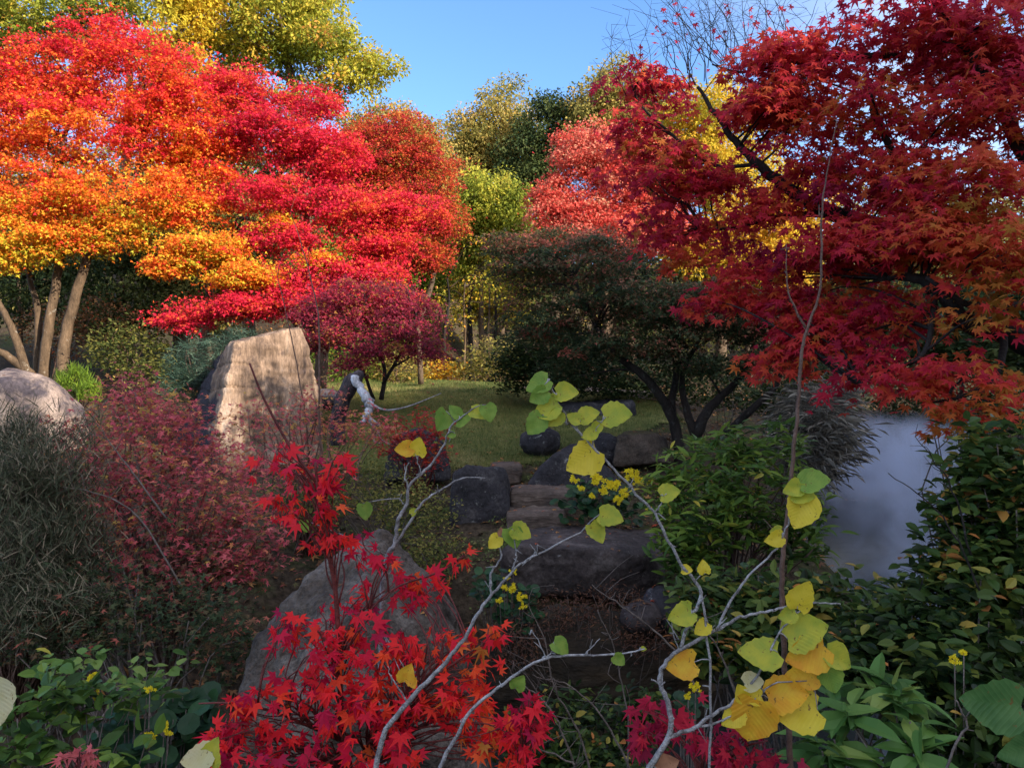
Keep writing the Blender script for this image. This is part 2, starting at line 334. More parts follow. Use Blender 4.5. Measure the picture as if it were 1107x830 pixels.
# rocks
M['rock_pale'] = mat_rough('rock_pale', [(.3, (.12, .09, .08)), (.5, (.26, .20, .17)), (.7, (.34, .28, .25))], 2.6, spots=(2.2, .44, .58, (.06, .05, .058)), bump=.55, stretch=(1, 1, .45))
M['rock_standing'] = mat_rough('rock_standing', [(.32, (.05, .035, .03)), (.45, (.15, .10, .07)), (.56, (.27, .185, .13)), (.7, (.34, .27, .22))], 2.6, spots=(3.5, .56, .66, (.07, .05, .05)), bump=.9, stretch=(1.6, 1.6, .3), side_dark=((-.93, -.1, -.22), .10, (.03, .026, .032)))
M['rock_dark'] = mat_rough('rock_dark', [(.3, (.012, .012, .014)), (.55, (.04, .037, .042)), (.75, (.11, .10, .10))], 4, spots=(14, .60, .68, (.20, .20, .19)), bump=.7)
M['rock_step'] = mat_rough('rock_step', [(.3, (.04, .03, .026)), (.55, (.12, .09, .074)), (.75, (.26, .215, .18))], 4, stretch=(.5, 1, 2.4), spots=(5, .56, .68, (.05, .045, .045)), bump=.7)
M['rock_slab'] = mat_rough('rock_slab', [(.3, (.02, .016, .016)), (.55, (.06, .048, .046)), (.75, (.16, .135, .125))], 3, spots=(18, .64, .70, (.25, .24, .24)), bump=.7)
M['rock_mossy'] = mat_rough('rock_mossy', [(.3, (.03, .025, .02)), (.7, (.12, .09, .07))], 5, bump=.6, moss=(.62, (.07, .065, .02)))
M['rock_fore'] = mat_rough('rock_fore', [(.32, (.025, .018, .014)), (.45, (.07, .054, .043)), (.56, (.11, .09, .076)), (.7, (.18, .155, .135))], 3.4, spots=(11, .54, .64, (.05, .037, .028)), bump=1.0, bscale=34, moss=(.80, (.07, .065, .03)))
M['rock_ledge'] = mat_rough('rock_ledge', [(.3, (.010, .008, .006)), (.55, (.032, .023, .014)), (.8, (.085, .055, .028))], 3, stretch=(.6, 1, 1.8), bump=.9)

def mat_ground():
    m, t = mat_new('ground_soil')
    tc = N(t, "ShaderNodeTexCoord")
    n1 = N(t, "ShaderNodeTexNoise"); n1.inputs['Scale'].default_value = 1.1; n1.inputs['Detail'].default_value = 10; n1.inputs['Roughness'].default_value = .7
    t.links.new(tc.outputs['Object'], n1.inputs[0])
    r1 = ramp(t, [(.35, (.025, .019, .014)), (.5, (.07, .05, .033)), (.62, (.05, .06, .02)), (.75, (.13, .09, .05))]); t.links.new(n1.outputs['Fac'], r1.inputs[0])
    n2 = N(t, "ShaderNodeTexNoise"); n2.inputs['Scale'].default_value = 22; n2.inputs['Detail'].default_value = 8; t.links.new(tc.outputs['Object'], n2.inputs[0])
    r2 = ramp(t, [(.3, (.4, .4, .4)), (.7, (1.4, 1.4, 1.4))]); t.links.new(n2.outputs['Fac'], r2.inputs[0])
    mx = N(t, "ShaderNodeMix", data_type='RGBA', blend_type='MULTIPLY'); mx.inputs[0].default_value = 1
    t.links.new(r1.outputs[0], mx.inputs[6]); t.links.new(r2.outputs[0], mx.inputs[7])
    b = N(t, "ShaderNodeBsdfPrincipled"); b.inputs['Roughness'].default_value = .95; b.inputs['Specular IOR Level'].default_value = .1
    t.links.new(mx.outputs[2], b.inputs['Base Color'])
    bp = N(t, "ShaderNodeBump"); bp.inputs['Strength'].default_value = .8; bp.inputs['Distance'].default_value = .05; t.links.new(n2.outputs['Fac'], bp.inputs['Height']); t.links.new(bp.outputs[0], b.inputs['Normal'])
    o = N(t, "ShaderNodeOutputMaterial"); t.links.new(b.outputs[0], o.inputs[0]); return m
M['ground'] = mat_ground()
M['lawn'] = mat_rough('lawn_turf', [(.3, (.06, .07, .016)), (.55, (.12, .12, .03)), (.75, (.22, .18, .07))], 2.2, bump=.6, bscale=60, rough=.95)
M['path'] = mat_rough('gravel_path', [(.3, (.2, .14, .12)), (.7, (.4, .3, .26))], 30, bump=.5)

def mat_water():
    m, t = mat_new('stream_water')
    tc = N(t, "ShaderNodeTexCoord"); n = N(t, "ShaderNodeTexNoise"); n.inputs['Scale'].default_value = 3.5; n.inputs['Detail'].default_value = 4; t.links.new(tc.outputs['Object'], n.inputs[0])
    bp = N(t, "ShaderNodeBump"); bp.inputs['Strength'].default_value = .12; bp.inputs['Distance'].default_value = .03; t.links.new(n.outputs['Fac'], bp.inputs['Height'])
    b = N(t, "ShaderNodeBsdfPrincipled"); b.inputs['Base Color'].default_value = (.02, .025, .025, 1); b.inputs['Roughness'].default_value = .14; b.inputs['IOR'].default_value = 1.33
    t.links.new(bp.outputs[0], b.inputs['Normal']); o = N(t, "ShaderNodeOutputMaterial"); t.links.new(b.outputs[0], o.inputs[0]); return m
M['water'] = mat_water()

# ------------------------------------------------------------------ terrain
WATER_Z = -2.25
def sst(a, b, x):
    t = np.clip((x-a)/(b-a), 0, 1); return t*t*(3-2*t)
_c = ([-40, -2, 0, .8, 1.6, 2.6, 4.3, 5.2, 5.7, 6.2, 7, 8.2, 9.5, 11, 13, 15, 17, 20, 26, 34, 50, 90, 400], [-1.4, -1.5, -1.62, -1.75, -2.2, -2.75, -2.95, -2.8, -2.2, -1.55, -1.32, -1.08, -.86, -.62, -.18, .0, -.08, .1, 1.0, 4.5, 11, 20, 26])
_l = ([-40, 0, 1.5, 3, 5, 7, 9, 11, 13, 16, 20, 26, 34, 50, 90, 400], [-1.4, -1.62, -1.95, -2.05, -1.75, -1.3, -.95, -.6, -.2, .05, .5, 2.2, 6.5, 14, 22, 28])
_r = ([-40, 0, 1, 2, 3.2, 4.6, 6, 13.5, 15, 16.5, 18, 22, 28, 36, 50, 90, 400], [-1.4, -1.62, -1.7, -1.9, -2.2, -2.7, -2.8, -2.8, -1.9, -.8, -.5, -.1, 1.0, 4, 8, 14, 20])
_f = ([-40, 0, 2, 5, 8, 14, 18, 28, 36, 50, 90, 400], [-1.4, -1.6, -1.7, -1.4, -1.1, -.7, -.3, 1, 4, 8, 14, 20])
def nz(x, y, f, seed=0.0):
    return np.array([noise.noise(Vector((a*f+seed, b*f-seed, seed*1.7))) for a, b in zip(np.ravel(x), np.ravel(y))]).reshape(np.shape(x))
TAN = math.tan(SUN_EL); CREST = 20.0
def ground_z(x, y, fine=True):
    x = np.asarray(x, float); y = np.asarray(y, float)
    c = np.interp(y, *_c); l = np.interp(y, *_l); r = np.interp(y, *_r); f = np.interp(y, *_f)
    wl = sst(.9, 2.6, -x); wr = sst(2.5, 3.7, x); wf = sst(8.2, 11, x)
    z = c*(1-wl)+l*wl; z = z*(1-wr)+r*wr; z = z*(1-wf)+f*wf
    if fine: z = z + .07*nz(x, y, 1.1, 3.1)+.025*nz(x, y, 4.3, 8.2)
    # unseen wooded ridge behind the camera, shaped to keep the garden in shade
    t = x*SH[0]+y*SH[1]; s = x*(-SH[1])+y*SH[0]
    crest = 14.6 - 1.9*np.exp(-((s-4.8)/.9)**2)  # notch added in the crest so sun reaches the standing stone
    crest = 1.5+(crest-1.5)*sst(-10, -4, s)*(1-sst(17, 23, s))
    z = z + crest*sst(4.5, CREST, t)*(1-.75*sst(CREST+2, CREST+22, t))
    if fine: z = z + sst(8, CREST, t)*(.35*nz(x, y, .5, 5.5)+.25*nz(x, y, 1.7, 2.5))
    return z

def grid(xs, ys):
    X, Y = np.meshgrid(xs, ys); return X, Y
tx = np.linspace(-4.6, 4.6, 260); xs = 4*np.sinh(tx*.85)
ty = np.linspace(-3.6, 4.4, 300); ys = 4+4.5*np.sinh(ty*.9)
X, Y = grid(xs, ys); Z = ground_z(X, Y)
nx, ny = len(xs), len(ys)
ii = (np.arange(ny-1)[:, None]*nx+np.arange(nx-1)[None]).ravel()
Q = np.stack([ii, ii+1, ii+nx+1, ii+nx], 1)
tag(link('ground', raw_mesh('ground', np.stack([X.ravel(), Y.ravel(), Z.ravel()], 1), quads=Q), M['ground']), kind='structure')

# lawn: turf sheet over the mound
gx = np.arange(-5.2, 3.2, .08); gy = np.arange(8.2, 18.5, .1)
X, Y = grid(gx, gy); Z = ground_z(X, Y)+.02
def lawn_in(x, y):
    return ((x+1.0)/3.9)**2+((y-13.2)/4.7)**2 + .35*nz(x, y, .7, 1.3)
inside = lawn_in(X, Y) < 1
nx, ny = X.shape[1], X.shape[0]
ii = (np.arange(ny-1)[:, None]*nx+np.arange(nx-1)[None]); keep = inside[:-1, :-1]
ii = ii[keep]; Q = np.stack([ii, ii+1, ii+nx+1, ii+nx], 1)
used = np.unique(Q); remap = np.full(X.size, -1); remap[used] = np.arange(len(used))
tag(link('lawn', raw_mesh('lawn', np.stack([X.ravel(), Y.ravel(), Z.ravel()], 1)[used], quads=remap[Q]), M['lawn']), kind='structure')
n = 95000
gxp = rng.uniform(-5, 3, n); gyp = 8.3+9.5*rng.random(n)**1.4
k = lawn_in(gxp, gyp) < 1.04; gxp, gyp = gxp[k], gyp[k]; n = len(gxp)
gp = np.stack([gxp, gyp, ground_z(gxp, gyp)+.015], 1)
gu = nrm(np.stack([rng.normal(0, .5, n), rng.normal(0, .5, n), np.ones(n)], 1)); gn = nrm(rng.normal(0, 1, (n, 3)))
tag(link('lawn_grass', leaf_mesh('lawn_grass', [(gp, gu, gn, rng.uniform(.03, .075, n), np.clip(.48+.75*nz(gxp, gyp, .9)+.3*nz(gxp, gyp, 3.1, 4.)+rng.normal(0, .2, n), 0, 1), TBLADE)]), M['lf_grass']), 'short lawn grass on the mound', None, None, 'stuff')

# moss and low creeping plants among the stones (nobody could count them)
n = 16000
mx_ = rng.uniform(-1.6, 1.9, n); my_ = rng.uniform(5.8, 9.6, n); k = nz(mx_, my_, 1.6, 6.6) > -.02; mx_, my_ = mx_[k], my_[k]; n = len(mx_)
tag(link('moss', leaf_mesh('moss', [(np.stack([mx_, my_, ground_z(mx_, my_)+rng.uniform(.005, .05, n)], 1), rng.normal(0, 1, (n, 3))*np.array([1, 1, .5]), np.stack([rng.normal(0, .5, n), rng.normal(0, .5, n), np.ones(n)], 1), rng.uniform(.012, .04, n), np.clip(rng.normal(.45, .22, n), 0, 1), TDIA)]), M['lf_grass']), 'moss and low creeping plants among the stones', None, None, 'stuff')

# gravel path behind the dark maple
pp = [P(560, 462, 14.5), P(640, 455, 13.5), P(740, 455, 12.5), P(850, 462, 12.2), P(960, 455, 13)]
pv = []
pc, _ = catmull(np.array(pp), np.ones(5), 8)
for q in pc:
    for o_ in (-.45, .45):
        pv.append((q[0], q[1]+o_, float(ground_z(q[0], q[1]+o_, True))+.03))
tag(link('path', raw_mesh('path', pv, quads=[(2*i, 2*i+1, 2*i+3, 2*i+2) for i in range(len(pc)-1)]), M['path']), kind='structure')

# water
wv = [(-3, 2.4), (3, 2.0), (10, 4), (12, 15), (2.6, 15.5), (2.4, 6.2), (-3, 6.2)]
bm = bmesh.new(); bm.faces.new([bm.verts.new((a, b, WATER_Z-.3)) for a, b in wv]); me = bpy.data.meshes.new('stream_water'); bm.to_mesh(me); bm.free()
for v in me.vertices: v.co.z = WATER_Z
o = tag(link('stream_water', me, M['water']), kind='structure')

# fallen leaves (nobody could count them)
n = 26000
fx = rng.uniform(-9, 10, n); fy = 1.5+24*rng.random(n)**1.3
lw = lawn_in(fx, fy) < 1; keep = (~lw) | (rng.random(n) < .3); fx, fy = fx[keep], fy[keep]; n = len(fx)
fz = ground_z(fx, fy)+.02; keep = fz > WATER_Z; fx, fy, fz = fx[keep], fy[keep], fz[keep]; n = len(fx)
tag(link('fallen_leaves', leaf_mesh('fallen_leaves', [(np.stack([fx, fy, fz], 1), nrm(np.stack([rng.normal(0, 1, n), rng.normal(0, 1, n), rng.normal(0, .25, n)], 1)), nrm(np.stack([rng.normal(0, .4, n), rng.normal(0, .4, n), np.ones(n)], 1)), rng.uniform(.03, .08, n), np.clip(rng.normal(.45, .25, n), 0, 1), T5)]), M['lf_litter']), 'fallen leaves lying over the soil', None, None, 'stuff')

# unseen leaf cards added along the ridge crest to break its shade edge
n = 5000
s = rng.uniform(-6, 19, n); t = CREST+rng.normal(0, .6, n)
tx_ = s*(-SH[1])+t*SH[0]; ty_ = s*SH[0]+t*SH[1]
zz = ground_z(tx_, ty_, False)+rng.random(n)**1.6*1.3*(.5+.5*np.sin(s*1.7)**2)
tag(link('ridge_shade_leaves', leaf_mesh('ridge_shade_leaves', [(np.stack([tx_, ty_, zz], 1), rng.normal(0, 1, (n, 3)), rng.normal(0, 1, (n, 3)), rng.uniform(.1, .28, n), rng.random(n), TOV)]), M['lf_evergreen']), kind='stuff')

# ------------------------------------------------------------------ foliage generators
def in_ells(ells, n, surf=.0):
    """n random points inside image-sized ellipsoids (px,py,rx,ry,d[,rd]); returns points and the index used"""
    wts = np.array([e[2]*e[3]*e[4]**2 for e in ells], float); wts /= wts.sum()
    k = rng.choice(len(ells), n, p=wts)
    v = nrm(rng.normal(0, 1, (n, 3))); r = rng.random(n)**(1/3*(1-surf))
    E = np.array([(*P(e[0], e[1], e[4]), e[2]*e[4]/F, (e[5] if len(e) > 5 else .75*max(e[2], e[3])*e[4]/F), e[3]*e[4]/F) for e in ells])
    return E[k, :3]+v*r[:, None]*E[k, 3:], k, E

def pad_leaves(C, n, pr, ph, leaf, tilt=.5, droop=.35):
    """flat leaf pads (maple sprays) round centres C"""
    m = len(C); q = np.repeat(np.arange(m), n)
    R0 = pr*(rng.uniform(.6, 1.25, m))[q]
    a = rng.uniform(0, 2*np.pi, m*n); r = np.sqrt(rng.random(m*n))
    tl = rng.normal(0, .16, (m, 2))
    x = r*np.cos(a)*R0; y = r*np.sin(a)*R0
    z = ph*(1-r**2)*rng.uniform(.2, 1, m*n) - droop*R0*r**2 + tl[q, 0]*x+tl[q, 1]*y + rng.normal(0, ph*.3, m*n)
    p = C[q]+np.stack([x, y, z], 1)
    u = np.stack([np.cos(a)+rng.normal(0, .6, m*n), np.sin(a)+rng.normal(0, .6, m*n), rng.normal(-.45, .4, m*n)], 1)
    nn = np.stack([rng.normal(0, tilt, m*n), rng.normal(-.12, tilt, m*n), np.ones(m*n)], 1)
    s = leaf*rng.uniform(.65, 1.25, m*n)
    return p, u, nn, s, q

def limbs(T, trunk_pts, targets, r0, r1, sides=5, res=3, sag=.12):
    """branches from the nearest suitable trunk point out to the leaf pads"""
    tp = np.asarray(trunk_pts)
    for c in targets:
        dz = tp[:, 2]-c[2]; dd = np.linalg.norm(tp-c, axis=1)+np.where(dz > -.15, 1.8*np.maximum(dz+.15, 0), 0)
        a = tp[np.argmin(dd)]; L = np.linalg.norm(c-a)
        m1 = a+(c-a)*.35+np.array([0, 0, sag*L])+rng.normal(0, .05*L, 3); m2 = a+(c-a)*.7+np.array([0, 0, sag*.7*L])+rng.normal(0, .05*L, 3)
        T.add([a, m1, m2, c], [r0, r0*.7, (r0+r1)*.4, r1], sides, res)

def tree(name, label, ells, npad, nleaf, pr, ph, leaf, mat, huef, tmpl, trunks, bark, base, cat='tree', nl=18, lr=(.03, .008), shape='pad', tilt=.5, droop=.35, group=None, crown_name='crown', core=0):
    """trunks: list of (polyline of (px,py,d), (r0,r1) in metres)"""
    root = thing(name, label, cat, base, group)
    C, k, E = in_ells(ells, npad)
    p, u, nn, s, q = pad_leaves(C, nleaf, pr, ph, leaf, tilt, droop)
    if shape == 'ball':
        v = nrm(rng.normal(0, 1, (len(p), 3))); rr = rng.random(len(p))**.4
        p = C[q]+v*(rr*pr*rng.uniform(.7, 1.2, len(p)))[:, None]*np.array([1, 1, ph/pr])
        u = v+rng.normal(0, .5, v.shape)+np.array([0, 0, -.4]); nn = v+rng.normal(0, .6, v.shape)+np.array([0, 0, .5])
    padr = rng.normal(0, 1, len(C))[q]
    if shape == 'pad':                                  # loose sprays between the pads, so the crown reads as one ragged mass
        n2 = len(p)*(1 if mat == 'lf_darkmaple' else 4)//10
        C2, _, _ = in_ells([(e[0], e[1], e[2]*1.12, e[3]*1.2, *e[4:]) for e in ells], n2//7, .1)
        q2 = np.repeat(np.arange(len(C2)), 7); n2 = len(q2)
        p2 = C2[q2]+rng.normal(0, .09, (n2, 3))*np.array([1.5, 1.2, .7])
        p = np.concatenate([p, p2]); u = np.concatenate([u, rng.normal(0, 1, (n2, 3))*np.array([1, 1, .6])-np.array([0, 0, .5])])
        nn = np.concatenate([nn, np.stack([rng.normal(0, .6, n2), rng.normal(-.3, .6, n2), np.ones(n2)*.8], 1)])
        s = np.concatenate([s, leaf*rng.uniform(.6, 1.2, n2)]); padr = np.concatenate([padr, rng.normal(0, 1.1, len(C2))[q2]])
    pix_y = CY-p[:, 2]/p[:, 1]*F; pix_x = CX+p[:, 0]/p[:, 1]*F
    h = np.clip(huef(pix_x, pix_y, padr, rng.normal(0, 1, len(p))), 0, 1)
    T = Tubes(); tps = []
    for pts, (r0, r1) in trunks:
        w3 = np.array([P(*a) for a in pts])
        TT = Tubes(); tt = TT.add(w3, np.linspace(r0, r1, len(w3)), 9, 5, r0*.06); TT.build('trunk', M[bark], root); tps.append(tt)
    tp = np.concatenate(tps)
    if nl:
        limbs(T, tp, C[rng.choice(len(C), min(nl, len(C)), replace=False)], *lr)
        T.build('branchwork', M[bark], root)
    link(crown_name, leaf_mesh(crown_name, [(p, u, nn, s, h, tmpl)]), M[mat], root)
    return root, C, tp

def gz(px, d):
    x = (px-CX)/F*d; return float(ground_z(x, d, True))
def gp_(px, d):
    x = (px-CX)/F*d; return np.array([x, d, gz(px, d)])
def gpy(px, d):
    """pixel row where the ground is at this column and distance"""
    return CY-gz(px, d)/d*F

# far wooded slope behind everything (reads as one mass)
n = 1500
wx = rng.uniform(-42, 34, n); wy = rng.uniform(25, 50, n); wz = ground_z(wx, wy, False)+rng.uniform(.2, 2.6, n)
m = 42; q = np.repeat(np.arange(n), m); v = nrm(rng.normal(0, 1, (n*m, 3)))*(rng.random(n*m)**.4)[:, None]
wp = np.stack([wx, wy, wz], 1)[q]+v*np.array([1.3, 1.3, 1.0])
tag(link('far_wood', leaf_mesh('far_wood', [(wp, v+rng.normal(0, .5, v.shape), v+rng.normal(0, .6, v.shape)+np.array([0, -.3, .4]), rng.uniform(.14, .3, n*m), np.clip(rng.normal(.45, .25, n)[q]+rng.normal(0, .12, n*m), 0, 1), TDIA)]), M['lf_olive']), 'far wooded slope behind the garden trees', None, None, 'stuff')

# ------------------------------------------------------------------ background wood
def oakhue(b, amp=.18): return lambda x, y, pr, lr: b+amp*pr+.12*lr
def bgt(label, ells, mat, hue, px, d, upper, npad, **kw):
    pts = [(px, gpy(px, d)+3, d)]+[(a, b, d) for a, b in upper]
    a = dict(nleaf=110, pr=.42, ph=.3, leaf=.115, name='oak_tree', bark='bark_mid', r=(.2, .05), tmpl=TDIA, cat='tree', group='trees of the wood behind the garden', nl=24)
    a.update(kw); npad = int(npad*2.3)
    return tree(a['name'], label, [(*e[:4], e[4] if len(e) > 4 else d) for e in ells], npad, a['nleaf'], a['pr'], a['ph'], a['leaf'], mat, hue, a['tmpl'], [(pts, a['r'])], a['bark'], gp_(px, d), a['cat'], a['nl'], (.05, .012), 'ball', group=a['group'])

bgt('tall yellow-green oak whose crown edge meets the open blue sky', [(300, 25, 75, 50), (350, 60, 58, 38), (395, 78, 34, 22), (420, 80, 20, 10), (280, -30, 85, 40), (245, 50, 35, 40), (330, 108, 45, 18), (352, 8, 22, 20)], 'lf_oak', oakhue(.45, .24), 335, 21, [(330, 250), (325, 130), (305, 40), (300, -20)], 150)
bgt('green and brown oak at the top left above the orange maple', [(50, 15, 90, 42), (130, -5, 60, 35), (10, 60, 50, 45), (-40, 20, 60, 60)], 'lf_oak', oakhue(.35, .25), 130, 22, [(135, 200), (140, 80), (110, 0)], 120)
bgt('golden yellow tree rising between the two oaks at the top left', [(195, 30, 32, 60), (180, 75, 26, 40), (205, -20, 35, 40)], 'lf_yellow', oakhue(.5, .25), 195, 19.5, [(195, 220), (192, 90), (198, 0)], 55, name='yellow_tree')
bgt('dark green tree filling the gap behind the crimson maple', [(250, 120, 50, 60), (290, 200, 70, 60), (210, 200, 50, 60), (370, 200, 50, 60)], 'lf_olive', oakhue(.3, .2), 270, 23, [(268, 250), (262, 110)], 110, name='broadleaf_tree')
bgt('pale straw-coloured tree just right of the tall oak, low against the sky', [(420, 142, 40, 26), (455, 152, 28, 28), (395, 150, 30, 30), (440, 190, 50, 40)], 'lf_olive', oakhue(.75, .2), 430, 25, [(430, 250), (428, 150)], 85, name='broadleaf_tree')
bgt('olive yellow tree with a pointed top at the centre of the skyline', [(548, 115, 22, 28), (540, 150, 45, 40), (505, 145, 28, 25), (515, 180, 40, 35), (560, 180, 40, 40)], 'lf_olive', oakhue(.68, .22), 540, 28, [(542, 260), (545, 130)], 130, name='broadleaf_tree', pr=.7)
bgt('dark evergreen on the skyline between the pointed tree and the coral maple', [(598, 140, 40, 36), (575, 185, 45, 40), (625, 120, 22, 22), (640, 150, 30, 40)], 'lf_evergreen', oakhue(.75, .25), 600, 26, [(600, 260), (600, 130)], 100, name='evergreen_tree')
bgt('yellow-green small tree in sunlight under the centre of the skyline', [(530, 212, 42, 28), (500, 240, 30, 28), (550, 245, 35, 25), (515, 265, 30, 20)], 'lf_oak', oakhue(.28, .22), 522, 20, [(520, 330), (522, 230)], 75, name='broadleaf_tree', pr=.36, leaf=.10, r=(.1, .03))
bgt('olive tree on the skyline right of the evergreen, behind red leaves', [(672, 100, 42, 32), (650, 130, 40, 34), (700, 140, 40, 40)], 'lf_olive', oakhue(.6, .2), 680, 25, [(680, 260), (675, 120)], 85, name='broadleaf_tree')
bgt('golden tree seen through the big red maple in the upper right', [(770, 130, 62, 45), (790, 190, 70, 50), (740, 170, 50, 50)], 'lf_yellow', oakhue(.45, .22), 780, 24, [(780, 260), (775, 130)], 110, name='yellow_tree')
bgt('pale yellow sunlit tree seen through a gap low in the red maple', [(805, 250, 60, 42), (760, 270, 50, 40), (850, 225, 50, 40), (830, 290, 60, 30)], 'lf_yellow', oakhue(.72, .2), 810, 20, [(808, 320), (805, 250)], 85, name='yellow_tree', r=(.12, .03))
bgt('rusty brown tree far right behind the big red maple', [(930, 260, 70, 60), (1020, 290, 80, 60), (1090, 250, 60, 70)], 'lf_olive', oakhue(.55, .3), 990, 23, [(990, 330), (985, 240)], 110, name='broadleaf_tree')
# dim wood floor trees behind the lawn
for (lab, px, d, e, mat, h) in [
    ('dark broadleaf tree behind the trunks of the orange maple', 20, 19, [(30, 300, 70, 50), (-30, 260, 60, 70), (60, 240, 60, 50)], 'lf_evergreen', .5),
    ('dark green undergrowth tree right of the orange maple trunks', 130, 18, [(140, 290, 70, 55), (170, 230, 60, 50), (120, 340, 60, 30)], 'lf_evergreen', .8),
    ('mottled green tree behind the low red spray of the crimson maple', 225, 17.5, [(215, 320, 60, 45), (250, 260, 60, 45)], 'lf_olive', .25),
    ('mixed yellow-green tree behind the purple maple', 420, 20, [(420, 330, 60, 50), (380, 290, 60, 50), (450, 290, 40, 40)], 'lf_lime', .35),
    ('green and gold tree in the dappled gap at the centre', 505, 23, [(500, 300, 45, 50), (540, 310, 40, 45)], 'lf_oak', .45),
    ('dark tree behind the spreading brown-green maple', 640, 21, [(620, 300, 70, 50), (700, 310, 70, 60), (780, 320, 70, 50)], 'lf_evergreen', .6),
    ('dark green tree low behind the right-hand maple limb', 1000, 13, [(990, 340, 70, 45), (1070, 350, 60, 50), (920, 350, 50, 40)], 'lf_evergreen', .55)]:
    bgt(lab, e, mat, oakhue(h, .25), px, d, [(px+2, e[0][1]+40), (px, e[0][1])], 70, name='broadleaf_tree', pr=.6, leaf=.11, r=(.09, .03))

# slender sunlit trunks at the centre
for i, (px, top, d, rr, lab) in enumerate([(482, 300, 17.5, .05, 'thin dark trunk at the edge of the purple maple'), (500, 305, 18, .035, 'slim pale sapling trunk in the dappled gap'), (510, 295, 19, .08, 'stoutest dark trunk standing in the dappled gap'), (524, 310, 18.5, .04, 'leaning pale trunk in the dappled gap'), (534, 300, 19.5, .06, 'dark trunk nearest the dark shrub in the gap'), (470, 320, 20, .05, 'dim trunk half hidden by purple leaves')]):
    root = thing('slender_tree', lab, 'tree', gp_(px, d), 'slender trunks in the dappled gap')
    T = Tubes(); b = gp_(px, d); tpt = P(px+random.uniform(-6, 6), top, d)
    tt = T.add([b-np.array([0, 0, .1]), b+(tpt-b)*.4+rng.normal(0, .08, 3), b+(tpt-b)*.75+rng.normal(0, .1, 3), tpt], [rr, rr*.8, rr*.6, rr*.35], 7, 4)
    T.build('trunk', M['bark_black' if 'dark' in lab else 'bark_pale'], root)
    T = Tubes(); tg = tt[-6]+rng.normal(0, .55, (7, 3))+np.array([0, 0, .5]); limbs(T, tt[5:], tg, rr*.4, .006)
    T.build('branchwork', M['bark_pale'], root)
    C = np.concatenate([tg, tg+rng.normal(0, .3, tg.shape)])
    p, u, nn, s, q = pad_leaves(C, 26, .35, .15, .07)
    link('crown', leaf_mesh('crown', [(p, u, nn, s, np.clip(rng.normal(.6, .25, len(p)), 0, 1), TDIA)]), M['lf_oak' if i % 2 else 'lf_yellow'], root)

# ------------------------------------------------------------------ shrubs
def shrub(name, label, ells, ntip, per, leaf, mat, huef, tmpl, base, stem='twig_brown', sr=(.012, .004), nst=14, spread=.05, cat='shrub', up=.3, group=None, nrm_up=.8, crown='foliage', whorl=True, surf=.25):
    root = thing(name, label, cat, base, group)
    C, k, E = in_ells(ells, ntip, surf)
    m = len(C); q = np.repeat(np.arange(m), per); n = m*per
    a = (np.tile(np.arange(per)*2.4, m)+rng.uniform(0, 6.28, m)[q]); el = rng.normal(up, .35, n)
    u = np.stack([np.cos(a)*np.cos(el), np.sin(a)*np.cos(el), np.sin(el)], 1)
    p = C[q]+rng.normal(0, spread, (n, 3))*np.array([1, 1, .8])
    nn = np.stack([rng.normal(0, .4, n), rng.normal(0, .4, n), np.full(n, nrm_up)], 1)+rng.normal(0, .15, (n, 3))
    pix_y = CY-p[:, 2]/p[:, 1]*F; pix_x = CX+p[:, 0]/p[:, 1]*F
    h = np.clip(huef(pix_x, pix_y, rng.normal(0, 1, m)[q], rng.normal(0, 1, n)), 0, 1)
    T = Tubes(); base = np.asarray(base)
    for c in C[rng.choice(m, min(nst, m), replace=False)]:
        b = base+np.array([rng.normal(0, .06), rng.normal(0, .06), -.05]); L = np.linalg.norm(c-b)
        T.add([b, b+(c-b)*.4+rng.normal(0, .06*L, 3)+np.array([0, 0, .1*L]), b+(c-b)*.75+rng.normal(0, .04*L, 3)+np.array([0, 0, .06*L]), c], [sr[0], sr[0]*.7, sr[1]*1.4, sr[1]], 5, 3)
    T.build('branchwork', M[stem], root)
    link(crown, leaf_mesh(crown, [(p, u, nn, leaf*rng.uniform(.6, 1.25, n), h, tmpl)]), M[mat], root)
    return root, C

